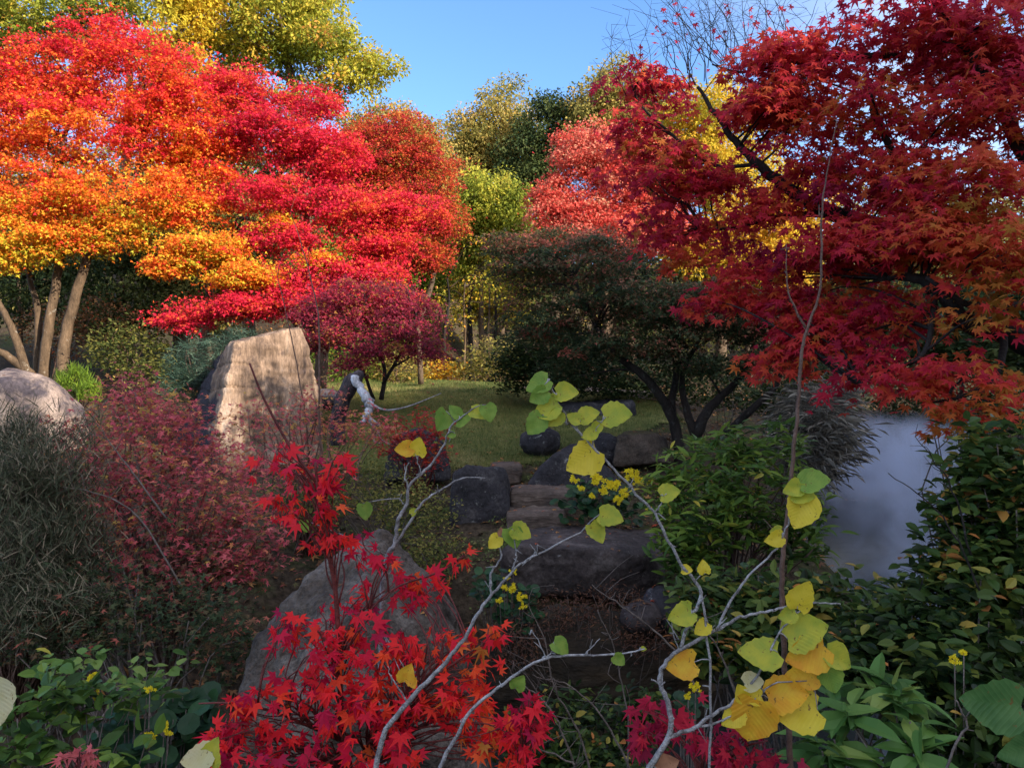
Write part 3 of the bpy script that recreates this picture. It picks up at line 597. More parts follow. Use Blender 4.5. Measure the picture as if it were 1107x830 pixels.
shrub('evergreen_shrub', 'near-black rounded evergreen shrub under the spreading maple at the lawn edge', [(595, 385, 55, 38, 12), (640, 400, 55, 30, 12), (560, 400, 30, 25, 12.2)], 1500, 9, .07, 'lf_evergreen', oakhue(.35, .25), TDIA, gp_(600, 12), spread=.09)
shrub('juniper_shrub', 'blue-green juniper shrub left of the tall standing stone', [(225, 395, 45, 28, 10.2), (260, 372, 25, 14, 10.3), (200, 420, 25, 20, 10)], 700, 16, .10, 'lf_juniper', oakhue(.5, .25), TNEED, gp_(225, 10.2), spread=.06)
shrub('grass_clump', 'bright green leafy clump beside the left boulder and the trunks', [(80, 415, 18, 18, 10.8), (95, 425, 14, 12, 10.6)], 120, 14, .12, 'lf_lime', oakhue(.35, .2), TBLADE, gp_(85, 10.8), up=.8, cat='plant', spread=.03)
for (lab, e, mat, h, nt_) in [
    ('yellow-green bush behind the purple maple and lawn', [(350, 400, 40, 24, 15.5), (385, 402, 30, 18, 15.6)], 'lf_lime', .35, 300),
    ('russet low bush at the back edge of the lawn', [(430, 400, 42, 18, 16), (405, 405, 25, 14, 16)], 'lf_olive', .62, 260),
    ('golden sunlit bush behind the lawn crest', [(478, 402, 26, 13, 17)], 'lf_yellow', .75, 200),
    ('olive bush in the dappled gap beside the dark shrub', [(535, 390, 32, 24, 16.5), (515, 400, 25, 15, 16.5)], 'lf_olive', .45, 320),
    ('dark undergrowth bush left of the juniper', [(140, 380, 45, 28, 12.5), (165, 405, 30, 18, 12)], 'lf_olive', .1, 360),
    ('brown-leaved bush under the orange maple trunks', [(60, 360, 40, 30, 15.5), (110, 350, 40, 30, 16)], 'lf_litter', .45, 300)]:
    shrub('garden_shrub', lab, e, nt_, 8, .075, mat, oakhue(h, .2), TDIA, gp_(e[0][0], e[0][4]), spread=.1, group='low bushes behind the lawn')

# ------------------------------------------------------------------ the maples
tree('japanese_maple', 'large orange and red maple lit by the sun on the left, several pale trunks', [(110, 45, 42, 32, 13), (150, 90, 80, 48, 13), (60, 85, 60, 42, 13), (15, 120, 60, 50, 13), (110, 145, 90, 40, 12.8), (195, 140, 62, 45, 13), (30, 205, 80, 34, 12.6), (140, 212, 85, 28, 12.7), (215, 185, 38, 45, 13.2), (60, 262, 60, 20, 12.6), (5, 262, 50, 30, 12.4), (200, 228, 48, 22, 12.9), (115, 255, 55, 16, 12.7), (60, 235, 60, 22, 12.6), (-60, 150, 70, 90, 13)],
     640, 190, .27, .10, .05, 'lf_orange', lambda x, y, pr, lr: .14+.62*np.clip((y-30)/230, 0, 1)+.17*pr+.15*lr-.12*sst(190, 250, x)+.12*sst(215, 280, y), T3,
     [([(46, 422, 13), (52, 360, 13), (62, 300, 13), (70, 250, 13), (60, 180, 13), (85, 110, 13)], (.10, .03)), ([(64, 422, 12.8), (72, 360, 12.8), (88, 300, 12.8), (108, 250, 12.8), (150, 180, 12.9), (160, 110, 12.9)], (.11, .03)), ([(40, 420, 13.2), (41, 340, 13.2), (32, 300, 13.2), (20, 230, 13.2)], (.07, .03)), ([(34, 425, 12.6), (22, 380, 12.5), (8, 345, 12.4), (-12, 310, 12.3)], (.085, .04)), ([(34, 405, 12.6), (5, 383, 12.4), (-25, 372, 12.2)], (.08, .04))],
     'bark_pale', gp_(50, 13), nl=80, lr=(.028, .006), tilt=.75)
tree('japanese_maple', 'vivid crimson maple in full sun left of centre, in flat layered sprays', [(262, 95, 36, 22, 13.5), (332, 110, 36, 16, 13.6), (298, 148, 60, 26, 13.4), (350, 168, 45, 30, 13.5), (300, 210, 62, 20, 13.2), (385, 228, 60, 24, 13.3), (310, 258, 52, 16, 13), (335, 300, 60, 20, 12.9), (250, 332, 58, 12, 12.6), (198, 345, 34, 13, 12.5), (395, 300, 48, 18, 13), (285, 328, 50, 14, 12.7), (410, 265, 40, 18, 13.1), (440, 230, 40, 18, 13.3), (365, 322, 40, 9, 12.2), (425, 325, 34, 8, 12.0), (395, 340, 20, 7, 11.9)],
     460, 170, .26, .08, .048, 'lf_crimson', lambda x, y, pr, lr: .52+.24*pr+.2*lr+.12*sst(330, 420, x), T3,
     [([(345, 420, 13.5), (348, 360, 13.5), (335, 300, 13.5), (330, 230, 13.5), (318, 150, 13.5)], (.13, .03)), ([(350, 380, 13.5), (375, 310, 13.4), (400, 250, 13.4)], (.08, .03)), ([(344, 380, 13.5), (300, 330, 13.2), (255, 325, 12.9)], (.07, .02))], 'bark_mid', gp_(345, 13.5), nl=80, lr=(.022, .006), tilt=.7)
tree('japanese_maple', 'rust-red feathery maple right of the crimson one, olive patches inside', [(425, 150, 48, 26, 14.6), (400, 180, 50, 30, 14.6), (462, 190, 36, 28, 14.7), (440, 225, 50, 26, 14.5), (475, 238, 28, 20, 14.5), (430, 275, 44, 22, 14.3), (400, 215, 40, 26, 14.6), (465, 275, 26, 18, 14.4)],
     400, 120, .24, .08, .045, 'lf_rust', lambda x, y, pr, lr: .42+.22*pr+.15*lr, T3,
     [([(455, 415, 14.8), (450, 340, 14.8), (435, 270, 14.8), (425, 180, 14.7)], (.06, .02)), ([(452, 350, 14.8), (470, 290, 14.7), (470, 220, 14.7)], (.07, .02))], 'bark_mid', gp_(455, 14.8), nl=80, lr=(.02, .005), tilt=.75)
tree('japanese_maple', 'dusky purple maple with drooping sprays in the shade beside the standing stone', [(395, 318, 60, 16, 11.8), (350, 335, 34, 14, 11.6), (430, 335, 46, 14, 11.6), (375, 355, 40, 12, 11.4), (445, 355, 34, 10, 11.4), (340, 368, 22, 12, 11.6), (468, 380, 12, 20, 11.2), (415, 375, 40, 10, 11.3), (385, 390, 18, 8, 11.2)],
     165, 90, .24, .06, .044, 'lf_purple', lambda x, y, pr, lr: .52+.26*pr+.2*lr, T3,
     [([(412, 432, 11.8), (416, 400, 11.8), (405, 365, 11.7), (395, 325, 11.6)], (.04, .015)), ([(404, 432, 11.8), (390, 395, 11.7), (365, 350, 11.6)], (.03, .012)), ([(414, 415, 11.8), (440, 370, 11.6), (450, 340, 11.5)], (.03, .012))], 'bark_dark', gp_(410, 11.8), nl=24, lr=(.018, .006), droop=.6)
tree('japanese_maple', 'yellow and orange maple glimpsed between the orange and the crimson crowns', [(225, 270, 44, 16, 12.6), (268, 298, 38, 13, 12.5), (185, 288, 26, 8, 12.4), (300, 246, 22, 10, 13), (345, 282, 22, 9, 12.9)],
     150, 110, .25, .08, .052, 'lf_orange', lambda x, y, pr, lr: .76+.18*pr+.14*lr, T3, [([(215, 420, 15), (222, 350, 15), (235, 290, 14.8), (255, 250, 14.7)], (.09, .03))], 'bark_mid', gp_(215, 15), nl=14)
tree('japanese_maple', 'coral red maple in sun beyond the dark spreading maple, right of centre', [(640, 165, 42, 30, 17), (622, 235, 50, 26, 17), (672, 205, 42, 38, 17), (602, 215, 26, 24, 17), (700, 180, 36, 34, 17), (650, 255, 60, 20, 16.8), (705, 240, 40, 30, 17)],
     420, 150, .3, .14, .058, 'lf_coral', lambda x, y, pr, lr: .45+.2*pr+.16*lr+.15*np.clip((200-y)/80, 0, 1), T3, [([(655, 420, 17), (655, 340, 17), (650, 260, 17), (645, 180, 17)], (.12, .03)), ([(655, 360, 17), (690, 280, 17), (700, 190, 17)], (.08, .03))], 'bark_pale', gp_(655, 17), nl=40, tilt=.7)

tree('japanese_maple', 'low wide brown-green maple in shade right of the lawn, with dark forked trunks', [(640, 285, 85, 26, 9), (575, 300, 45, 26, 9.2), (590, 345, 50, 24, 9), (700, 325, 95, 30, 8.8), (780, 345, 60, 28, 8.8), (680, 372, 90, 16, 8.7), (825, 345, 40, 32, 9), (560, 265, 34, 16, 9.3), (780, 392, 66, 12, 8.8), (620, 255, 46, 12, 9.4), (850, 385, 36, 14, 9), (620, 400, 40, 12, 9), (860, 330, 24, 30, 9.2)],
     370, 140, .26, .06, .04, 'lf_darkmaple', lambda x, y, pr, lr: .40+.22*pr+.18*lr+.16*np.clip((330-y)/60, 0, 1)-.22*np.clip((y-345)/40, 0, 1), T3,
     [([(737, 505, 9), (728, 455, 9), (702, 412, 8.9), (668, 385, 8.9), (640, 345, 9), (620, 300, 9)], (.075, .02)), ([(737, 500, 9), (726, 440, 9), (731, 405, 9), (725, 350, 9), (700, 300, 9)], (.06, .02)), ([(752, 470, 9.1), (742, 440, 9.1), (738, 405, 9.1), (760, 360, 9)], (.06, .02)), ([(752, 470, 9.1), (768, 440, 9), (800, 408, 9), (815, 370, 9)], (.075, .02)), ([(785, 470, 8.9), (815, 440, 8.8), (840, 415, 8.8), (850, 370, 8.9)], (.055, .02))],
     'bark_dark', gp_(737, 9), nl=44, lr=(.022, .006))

# the big maple whose trunk stands just outside the frame on the right
def big_maple():
    root = thing('japanese_maple', 'big shaded maple hanging in from the right, deep red and orange leaves on black limbs', 'tree', gp_(1290, 4.6))
    ells = [(708, 150, 42, 26, 5.6), (690, 190, 26, 16, 5.6), (745, 195, 62, 30, 5.4), (735, 245, 50, 24, 5.4), (770, 285, 60, 26, 5.3), (800, 318, 58, 18, 5.1), (700, 95, 36, 22, 5.7), (850, 120, 70, 34, 5.2), (900, 70, 80, 36, 5.1), (960, 30, 80, 34, 4.9), (1040, 40, 80, 40, 4.7), (1000, 110, 90, 40, 4.7), (900, 165, 70, 32, 5), (1070, 130, 60, 44, 4.4), (1060, 205, 70, 34, 4.2), (960, 200, 80, 28, 4.7), (935, 262, 80, 28, 4.6), (1050, 275, 70, 32, 4), (870, 285, 50, 26, 4.8), (890, 330, 60, 22, 4.7), (975, 318, 50, 20, 4.4), (1000, 255, 60, 24, 4.3), (955, 405, 42, 24, 4.1), (1045, 420, 60, 26, 3.8), (900, 370, 30, 14, 4.5), (860, 385, 28, 14, 4.6), (1090, 400, 30, 30, 3.7), (1110, 310, 30, 40, 3.8), (830, 230, 26, 16, 5.1), (850, 60, 50, 14, 5.3), (920, 365, 60, 20, 4.5), (970, 350, 44, 18, 4.3), (870, 345, 40, 16, 4.7), (1085, 345, 26, 20, 3.7), (1010, 395, 40, 16, 4.0), (1060, 445, 50, 10, 3.7), (960, 440, 40, 10, 3.9), (1165, 140, 50, 70, 4.5), (1160, 270, 40, 40, 4.0), (1075, 60, 60, 40, 4.6), (790, 330, 46, 12, 5.1)]
    C, k, E = in_ells(ells, 325)
    p, u, nn, s, q = pad_leaves(C, 68, .26, .09, .058, .55, .35)
    # small scattered leaves among the bare top twigs
    C2, _, _ = in_ells([(760, 40, 70, 45, 5.6), (690, 90, 30, 40, 5.7), (840, 40, 40, 40, 5.4)], 90)
    p2 = C2; m2 = len(C2)
    u2 = rng.normal(0, .6, (m2, 3))+np.array([0, 0, -.8]); n2 = rng.normal(0, 1, (m2, 3))+np.array([0, -1, .5])
    py_ = CY-p[:, 2]/p[:, 1]*F; px_ = CX+p[:, 0]/p[:, 1]*F
    h = np.clip(.38+.18*rng.normal(0, 1, len(C))[q]+.12*rng.normal(0, 1, len(p))+.30*np.clip((px_-860)/200, 0, 1)*np.clip((py_-120)/150, 0, 1), 0, 1)
    k = ~((px_ > 1010) & (py_ > 318) & (py_ < 388) & (rng.random(len(p)) < .55))
    link('crown', leaf_mesh('crown', [(p[k], u[k], nn[k], s[k], h[k], T7), (p2, u2, n2, rng.uniform(.03, .05, m2), np.clip(rng.normal(.2, .1, m2), 0, 1), T7)]), M['lf_bigmaple'], root)
    tr = Tubes(); b = gp_(1290, 4.6)
    t0 = tr.add([b-np.array([0, 0, .2]), P(1275, 560, 4.6), P(1250, 450, 4.55), P(1200, 410, 4.5)], [.2, .16, .14, .11], 10, 5, .006); tr.build('trunk', M['bark_black'], root)
    def limb(pts, r0, r1, nm='limb'):
        t = Tubes(); c = t.add([P(*a) for a in pts], np.linspace(r0, r1, len(pts)), 8, 5, r0*.06); t.build(nm, M['bark_black'], root); return c
    A = []
    A.append(limb([(1205, 412, 4.5), (1130, 382, 4.3), (1085, 358, 4.2), (1045, 350, 4.15), (1030, 332, 4.15), (1012, 312, 4.2), (985, 300, 4.3), (962, 300, 4.4)], .085, .018))
    A.append(limb([(1200, 410, 4.5), (1110, 300, 4.5), (1000, 265, 4.7), (930, 240, 5), (905, 232, 5.1), (875, 220, 5.15), (850, 203, 5.2), (820, 178, 5.3), (795, 152, 5.35), (775, 125, 5.4), (755, 95, 5.5)], .085, .012))
    A.append(limb([(1000, 265, 4.7), (992, 215, 4.7), (978, 190, 4.75), (965, 165, 4.8), (945, 125, 4.85), (940, 95, 4.9)], .045, .012))
    A.append(limb([(1190, 402, 4.5), (1150, 280, 4.5), (1100, 150, 4.5), (1050, 60, 4.6), (1000, -10, 4.7)], .07, .015))
    A.append(limb([(1110, 330, 4.4), (1050, 330, 4), (1002, 300, 4.0)], .03, .01))
    A.append(limb([(905, 232, 5.1), (860, 232, 5.15), (830, 237, 5.2), (800, 245, 5.25), (760, 250, 5.3)], .026, .008))
    A.append(limb([(975, 60, 4.9), (900, 62, 5.1), (845, 70, 5.3), (800, 78, 5.5), (770, 70, 5.6)], .022, .006))
    A.append(limb([(1012, 312, 4.2), (1000, 380, 4.0), (960, 400, 4.05), (930, 415, 4.1)], .018, .006))
    A.append(limb([(1085, 358, 4.2), (1080, 400, 3.9), (1050, 425, 3.8), (1010, 435, 3.8)], .022, .006))
    A.append(limb([(820, 178, 5.3), (770, 178, 5.4), (720, 140, 5.5), (690, 110, 5.6), (680, 80, 5.7)], .016, .004))
    A = np.concatenate(A)
    T = Tubes(); limbs(T, A, C[rng.choice(len(C), 110, replace=False)], .010, .003, 5, 3, .05)
    # bare twigs against the sky
    for (a, bs) in [((800, 78, 5.5), 14), ((755, 95, 5.5), 12), ((845, 70, 5.3), 12), ((770, 70, 5.6), 12), ((690, 110, 5.6), 9)]:
        for i in range(bs):
            s0 = np.array(a, float)+np.array([rng.normal(0, 14), rng.normal(0, 6), 0])
            dx = rng.normal(-16, 26); ln = rng.uniform(45, 100)
            e = s0+np.array([dx, -ln, rng.normal(0, .25)]); mid = (s0+e)/2+np.array([rng.normal(0, 7), 0, 0])
            c = T.add([P(*s0), P(*mid), P(*e)], [.0035, .0026, .0013], 4, 4, .004)
            for j in range(3):
                q0 = c[rng.integers(3, len(c))]; T.add([q0, q0+np.array([rng.normal(0, .07), rng.normal(0, .05), rng.uniform(.03, .12)]), q0+np.array([rng.normal(0, .13), rng.normal(0, .08), rng.uniform(.1, .24)])], [.0018, .0013, .0008], 4)
    T.build('branchwork', M['bark_black'], root)
big_maple()

# ------------------------------------------------------------------ rocks
def rock(name, label, pts, mat, vox=.035, smooth=4, amp=.03, freq=3., cat='rock', group=None, strata=0, cracks=()):
    bm = bmesh.new()
    for p in pts: bm.verts.new([float(v) for v in p])
    r = bmesh.ops.convex_hull(bm, input=bm.verts)
    bmesh.ops.delete(bm, geom=[g for g in bm.verts if not g.link_faces], context='VERTS')
    bmesh.ops.recalc_face_normals(bm, faces=bm.faces)
    me = bpy.data.meshes.new('tmp'); bm.to_mesh(me); bm.free()
    tmp = bpy.data.objects.new('tmp', me); COL.objects.link(tmp)
    m = tmp.modifiers.new('r', 'REMESH'); m.mode = 'VOXEL'; m.voxel_size = vox
    if smooth:
        sm = tmp.modifiers.new('s', 'SMOOTH'); sm.factor = .5; sm.iterations = smooth
    dg = bpy.context.evaluated_depsgraph_get(); me2 = bpy.data.meshes.new_from_object(tmp.evaluated_get(dg))
    bpy.data.objects.remove(tmp); bpy.data.meshes.remove(me); me2.name = name
    n = len(me2.vertices); co = np.empty(n*3); me2.vertices.foreach_get('co', co); co = co.reshape(-1, 3)
    no = np.empty(n*3); me2.vertices.foreach_get('normal', no); no = no.reshape(-1, 3)
    d = np.empty(n); sd_ = random.uniform(0, 50)
    for i in range(n):
        v = Vector(co[i]); d[i] = noise.fractal(v*freq+Vector((sd_, 0, 0)), .8, 2.2, 5)*amp + noise.ridged_multi_fractal(v*freq*.6+Vector((0, sd_, 0)), .9, 2., 4, 1, 2)*amp*.35
        if strata: d[i] += strata*noise.noise(Vector((v.x*1.5, v.y*1.5, v.z*22+sd_)))
    for (zc, xm) in cracks:                             # short level cracks in from the left edge
        zz_ = co[:, 2]-zc-.03*np.sin(co[:, 0]*9)-.05*(co[:, 0]+3.1)
        d -= .035*np.exp(-(zz_/.011)**2)*(co[:, 0] < xm)
    co = co+no*d[:, None]
    c = co.mean(0); c[2] = co[:, 2].min()
    me2.vertices.foreach_set('co', (co-c).ravel().astype(np.float32))
    me2.polygons.foreach_set('use_smooth', np.ones(len(me2.polygons), bool)); me2.update()
    o = link(name, me2, M[mat]); o.location = c
    return tag(o, label, cat, group)
def dome(px, py, d, rx, ry, rz, sink=.3, n=60, seed=0, sq=.0):
    r = np.random.default_rng(seed); v = nrm(r.normal(0, 1, (n, 3)))
    c = P(px, py, d); a = np.array([rx, rz, ry])
    return c+v*a*r.uniform(.9, 1.05, (n, 1))
def block(px0, px1, yt, d, h, dep, jit=.06, seed=0, tilt=0, top=1.0):
    """a rough stone block: front edge top at row yt, distance d; height h, depth dep"""
    r = np.random.default_rng(seed); a = P(px0, yt, d); b = P(px1, yt, d); out = []
    wv_ = b-a
    for u in (0, .06, .5, .94, 1):
        for dy in (0, .1*dep, dep):
            for zz in (0, -.15*h, -h):
                e = .06*np.linalg.norm(wv_) if (zz == 0 and (u in (0, 1) or dy == 0)) else 0
                p = a+wv_*u+np.array([0, dy+ (e*.6 if dy == 0 else 0), zz-(e*.4)+tilt*(u-.5)]); 
                out.append(p+r.normal(0, jit*h*.35, 3))
    return out

rock('boulder', 'grey-pink domed boulder under the orange maple at the left edge', dome(22, 470, 9.6, .78, .92, .6, seed=2), 'rock_pale', .04, 5, .03, 2.0)
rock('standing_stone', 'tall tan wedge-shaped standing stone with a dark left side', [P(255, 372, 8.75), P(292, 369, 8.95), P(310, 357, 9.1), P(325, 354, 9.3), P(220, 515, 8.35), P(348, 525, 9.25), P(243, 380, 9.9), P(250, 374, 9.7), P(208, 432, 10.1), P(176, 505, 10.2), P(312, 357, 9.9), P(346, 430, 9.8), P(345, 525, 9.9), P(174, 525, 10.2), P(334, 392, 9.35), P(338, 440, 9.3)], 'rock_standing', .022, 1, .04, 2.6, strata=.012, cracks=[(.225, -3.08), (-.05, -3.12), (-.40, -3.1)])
rock('upright_stone', 'near-black squarish upright stone left of the steps', [P(490, 512, 7.0), P(505, 503, 7.0), P(540, 505, 7.1), P(548, 515, 7.1), P(484, 600, 6.9), P(550, 600, 7), P(492, 510, 7.5), P(545, 506, 7.5), P(490, 600, 7.5), P(555, 600, 7.5)], 'rock_dark', .025, 2, .025, 4)
ST = 'stone steps from the slab to the lawn'
rock('step_stone', 'upper thick step stone, just below the lawn edge', block(553, 618, 531, 7.25, .26, .45, seed=3), 'rock_step', .02, 2, .018, 6, 'step', ST, .008)
rock('step_stone', 'lower step stone, between the upper step and the big slab', block(548, 612, 556, 6.8, .28, .4, seed=4), 'rock_step', .02, 2, .018, 6, 'step', ST, .008)
rock('step_stone', 'small flat topmost step stone set in the lawn', block(530, 563, 503, 8.2, .2, .4, seed=5), 'rock_step', .025, 2, .015, 6, 'step', ST)
rock('stone_slab', 'broad dark flat stone slab above the rock wall', [P(545, 598, 5.9), P(560, 590, 5.85), P(620, 592, 5.75), P(690, 600, 5.75), P(715, 607, 5.9), P(712, 574, 6.75), P(640, 568, 6.9), P(560, 574, 6.8), P(545, 640, 6.0), P(620, 640, 5.85), P(715, 652, 5.9), P(720, 640, 6.7), P(545, 640, 6.8)], 'rock_slab', .025, 3, .03, 3.5)
rock('rock', 'flat stone lying behind the right end of the slab', block(655, 715, 572, 6.95, .2, .35, seed=9), 'rock_slab', .025, 2, .02, 5)
rock('rock', 'large dark sloping rock right of the top step', [P(565, 527, 7.9), P(600, 490, 7.9), P(625, 480, 8.1), P(655, 505, 8.0), P(690, 540, 7.8), P(570, 540, 8.3), P(680, 545, 8.4), P(610, 484, 8.5)], 'rock_dark', .03, 3, .03, 3)
rock('rock', 'small grey rock at the lawn edge behind the sloping rock', dome(583, 478, 9.2, .25, .2, .22, seed=12), 'rock_dark', .03, 3, .025, 4)
rock('rock', 'grey weathered rock in a row behind the yellow flowers', dome(650, 488, 8.9, .32, .24, .26, seed=13), 'rock_dark', .03, 3, .03, 3.5)
rock('rock', 'olive mossy rock next to the forked maple trunk', [P(668, 470, 8.6), P(710, 468, 8.7), P(722, 500, 8.6), P(662, 505, 8.6), P(680, 466, 9.1), P(720, 475, 9.1), P(665, 505, 9.1), P(722, 505, 9.1)], 'rock_mossy', .025, 3, .025, 4)
rock('rock', 'long dark flat-topped rock in deep shade behind the lawn', [P(600, 438, 11.6), P(685, 436, 11.5), P(690, 465, 11.5), P(595, 468, 11.5), P(605, 434, 12.3), P(682, 432, 12.3), P(685, 465, 12.3), P(600, 465, 12.3)], 'rock_dark', .04, 3, .04, 3)
rock('rock', 'dark rock under the small red bush in front of the lawn', [P(425, 480, 8.0), P(455, 462, 8.1), P(480, 478, 8.0), P(488, 520, 7.9), P(415, 520, 7.9), P(440, 465, 8.5), P(480, 500, 8.5), P(420, 520, 8.5)], 'rock_dark', .03, 3, .03, 4)
rock('rock', 'small round grey rock on the bank under the slab', dome(692, 668, 5.0, .14, .11, .13, seed=20), 'rock_slab', .015, 3, .012, 7)
rock('rock', 'dark round rock at the right foot of the slab', dome(718, 660, 5.15, .19, .16, .17, seed=21), 'rock_dark', .02, 3, .015, 6)
rock('rock', 'pale rock on the left foot of the purple maple', dome(352, 432, 10.8, .32, .16, .25, seed=23), 'rock_pale', .03, 3, .02, 4)
rock('rock_ledge', 'brown layered rock face dropping to the dark pool below the slab', [P(540, 690, 5.1), P(600, 660, 5.3), P(720, 670, 5.2), P(775, 700, 5.2), P(780, 860, 4.75), P(530, 860, 4.7), P(540, 680, 6), P(770, 680, 6), P(780, 860, 6), P(530, 860, 6), P(640, 720, 4.85)], 'rock_ledge', .035, 2, .06, 2.2, 'rock', None, .04)
rock('boulder', 'large grey foreground boulder half hidden behind the scarlet sapling', [P(375, 598, 3.3), P(415, 578, 3.4), P(445, 600, 3.4), P(480, 650, 3.3), P(505, 720, 3.1), P(320, 640, 3.1), P(285, 700, 2.95), P(255, 780, 2.8), P(225, 870, 2.7), P(400, 660, 2.85), P(420, 760, 2.7), P(520, 870, 2.7), P(440, 650, 4), P(380, 620, 4.1), P(300, 720, 3.9), P(520, 760, 3.9), P(240, 880, 3.8), P(540, 900, 3.8)], 'rock_fore', .02, 4, .045, 3.4, strata=.012)

# leaves that fell on the stones
pp_ = []; nn_ = []
for o in [x for x in COL.objects if x.type == 'MESH' and x.parent is None and x.get('category') in ('rock', 'step')]:
    me = o.data; n = len(me.vertices); co = np.empty(n*3); me.vertices.foreach_get('co', co); no = np.empty(n*3); me.vertices.foreach_get('normal', no)
    co = co.reshape(-1, 3)+np.array(o.location); no = no.reshape(-1, 3); ok = np.where(no[:, 2] > .75)[0]
    if len(ok):
        k = rng.choice(ok, min(len(ok), 10 if 'slab' not in o.name else 34)); pp_.append(co[k]+no[k]*.008); nn_.append(no[k])
pp_ = np.concatenate(pp_); nn_ = np.concatenate(nn_); n = len(pp_)
tag(link('leaf_litter', leaf_mesh('leaf_litter', [(pp_, rng.normal(0, 1, (n, 3))*np.array([1, 1, .1]), nn_+rng.normal(0, .2, (n, 3)), rng.uniform(.02, .045, n), np.clip(rng.normal(.6, .25, n), 0, 1), T5)]), M['lf_litter']), 'dead leaves scattered on the stones', None, None, 'stuff')

# grey broken driftwood-like limb in front of the lawn
root = thing('dead_limb', 'broken dead limb with a bleached silver fork, standing on the lawn edge', 'dead branch', P(368, 470, 7.9))
T = Tubes(); T.add([P(366, 480, 8.0), P(365, 450, 8), P(372, 428, 8), P(382, 412, 8), P(390, 404, 8)], [.085, .08, .085, .095, .05], 9, 4, .008); T.build('stump', M['deadwood'], root)
T = Tubes(); T.add([P(384, 408, 7.95), P(390, 420, 7.9), P(399, 434, 7.85), P(401, 440, 7.85), P(397, 448, 7.8), P(388, 455, 7.8)], [.05, .042, .055, .045, .038, .016], 9, 4, .011); T.build('bleached_limb', M['driftwood'], root)
T = Tubes(); T.add([P(400, 436, 7.85), P(412, 442, 7.8), P(424, 443, 7.8), P(445, 438, 7.8), P(477, 425, 7.9)], [.02, .012, .011, .008, .004], 6, 4); T.add([P(396, 449, 7.8), P(405, 457, 7.75), P(416, 462, 7.75)], [.03, .022, .012], 6, 3)
T.add([P(398, 455, 7.8), P(408, 465, 7.7), P(412, 475, 7.7), P(425, 482, 7.7)], [.012, .01, .008, .005], 6, 3); T.add([P(410, 465, 7.7), P(404, 476, 7.7), P(414, 480, 7.7)], [.008, .006, .004], 5, 3); T.build('branchwork', M['twig_grey'], root)

# ------------------------------------------------------------------ mid shrubs
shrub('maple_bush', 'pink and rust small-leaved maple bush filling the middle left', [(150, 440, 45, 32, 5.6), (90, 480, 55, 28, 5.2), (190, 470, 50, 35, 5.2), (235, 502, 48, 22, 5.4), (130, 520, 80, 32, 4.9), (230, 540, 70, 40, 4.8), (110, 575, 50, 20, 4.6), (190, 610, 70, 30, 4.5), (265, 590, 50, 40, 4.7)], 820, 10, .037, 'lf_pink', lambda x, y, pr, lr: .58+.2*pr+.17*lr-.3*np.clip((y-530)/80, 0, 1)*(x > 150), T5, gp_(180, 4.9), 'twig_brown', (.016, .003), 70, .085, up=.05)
shrub('maple_bush', 'sparse orange-pink maple bush in front of the standing stone', [(300, 455, 50, 30, 6.6), (350, 450, 40, 35, 6.6), (400, 460, 30, 22, 6.8), (330, 505, 55, 20, 6.3)], 210, 8, .036, 'lf_pink', lambda x, y, pr, lr: .72+.14*pr+.14*lr, T5, gp_(335, 6.5), 'twig_brown', (.012, .003), 40, .06, up=.1)
shrub('maple_bush', 'small red bush on the dark rock in front of the lawn', [(455, 462, 28, 20, 7.4), (430, 485, 24, 14, 7.3), (470, 490, 16, 16, 7.3), (420, 470, 12, 14, 7.2)], 120, 8, .04, 'lf_rust', lambda x, y, pr, lr: .22+.2*pr+.15*lr, T5, gp_(450, 7.5), 'twig_red', (.01, .003), 26, .05, up=.1)
shrub('maple_bush', 'dim brownish-green bush in the dark hollow above the left flowers', [(170, 665, 90, 35, 3.9), (240, 690, 45, 45, 3.7), (100, 640, 60, 30, 4), (60, 690, 60, 30, 3.8)], 380, 8, .034, 'lf_darkmaple', lambda x, y, pr, lr: .36+.22*pr+.18*lr, T5, gp_(170, 3.9), 'twig_dim', (.012, .003), 40, .05, up=.1)
shrub('broom_shrub', 'grey-green wispy broom shrub at the left edge', [(10, 490, 40, 22, 4.5), (45, 505, 35, 24, 4.3), (0, 540, 45, 34, 4.2), (60, 545, 32, 40, 4.3), (25, 590, 40, 34, 4.0), (75, 600, 28, 34, 4.2), (0, 640, 40, 34, 3.9), (50, 660, 50, 34, 3.8), (85, 470, 14, 10, 4.6), (25, 462, 18, 8, 4.6)], 640, 24, .10, 'lf_broom', lambda x, y, pr, lr: .5+.22*pr+.25*lr, TWISP, gp_(20, 4.2), 'twig_brown', (.006, .0015), 380, .085, up=.7)
shrub('ground_shrub', 'low olive mat of foliage on the slope below the small red bush', [(400, 530, 60, 28, 6.6), (450, 560, 45, 35, 6.3), (340, 545, 40, 25, 6.2), (470, 600, 30, 25, 5.9)], 560, 9, .035, 'lf_olive', oakhue(.22, .2), TDIA, gp_(420, 6.5), 'twig_dim', (.006, .002), 30, .06, up=.4)
shrub('hydrangea', 'dense green hydrangea-like bush right of the steps, under the maple trunk', [(770, 500, 55, 28, 5.8), (820, 480, 50, 24, 5.9), (760, 560, 55, 45, 5.4), (830, 540, 60, 50, 5.5), (720, 530, 22, 25, 5.7), (860, 580, 40, 30, 5.3), (740, 600, 40, 25, 5.3)], 330, 9, .115, 'lf_hydr', lambda x, y, pr, lr: .50+.18*pr+.12*lr-.2*np.clip((y-560)/60, 0, 1), TLAN, gp_(790, 5.9), 'twig_brown', (.012, .004), 50, .03, up=.25)
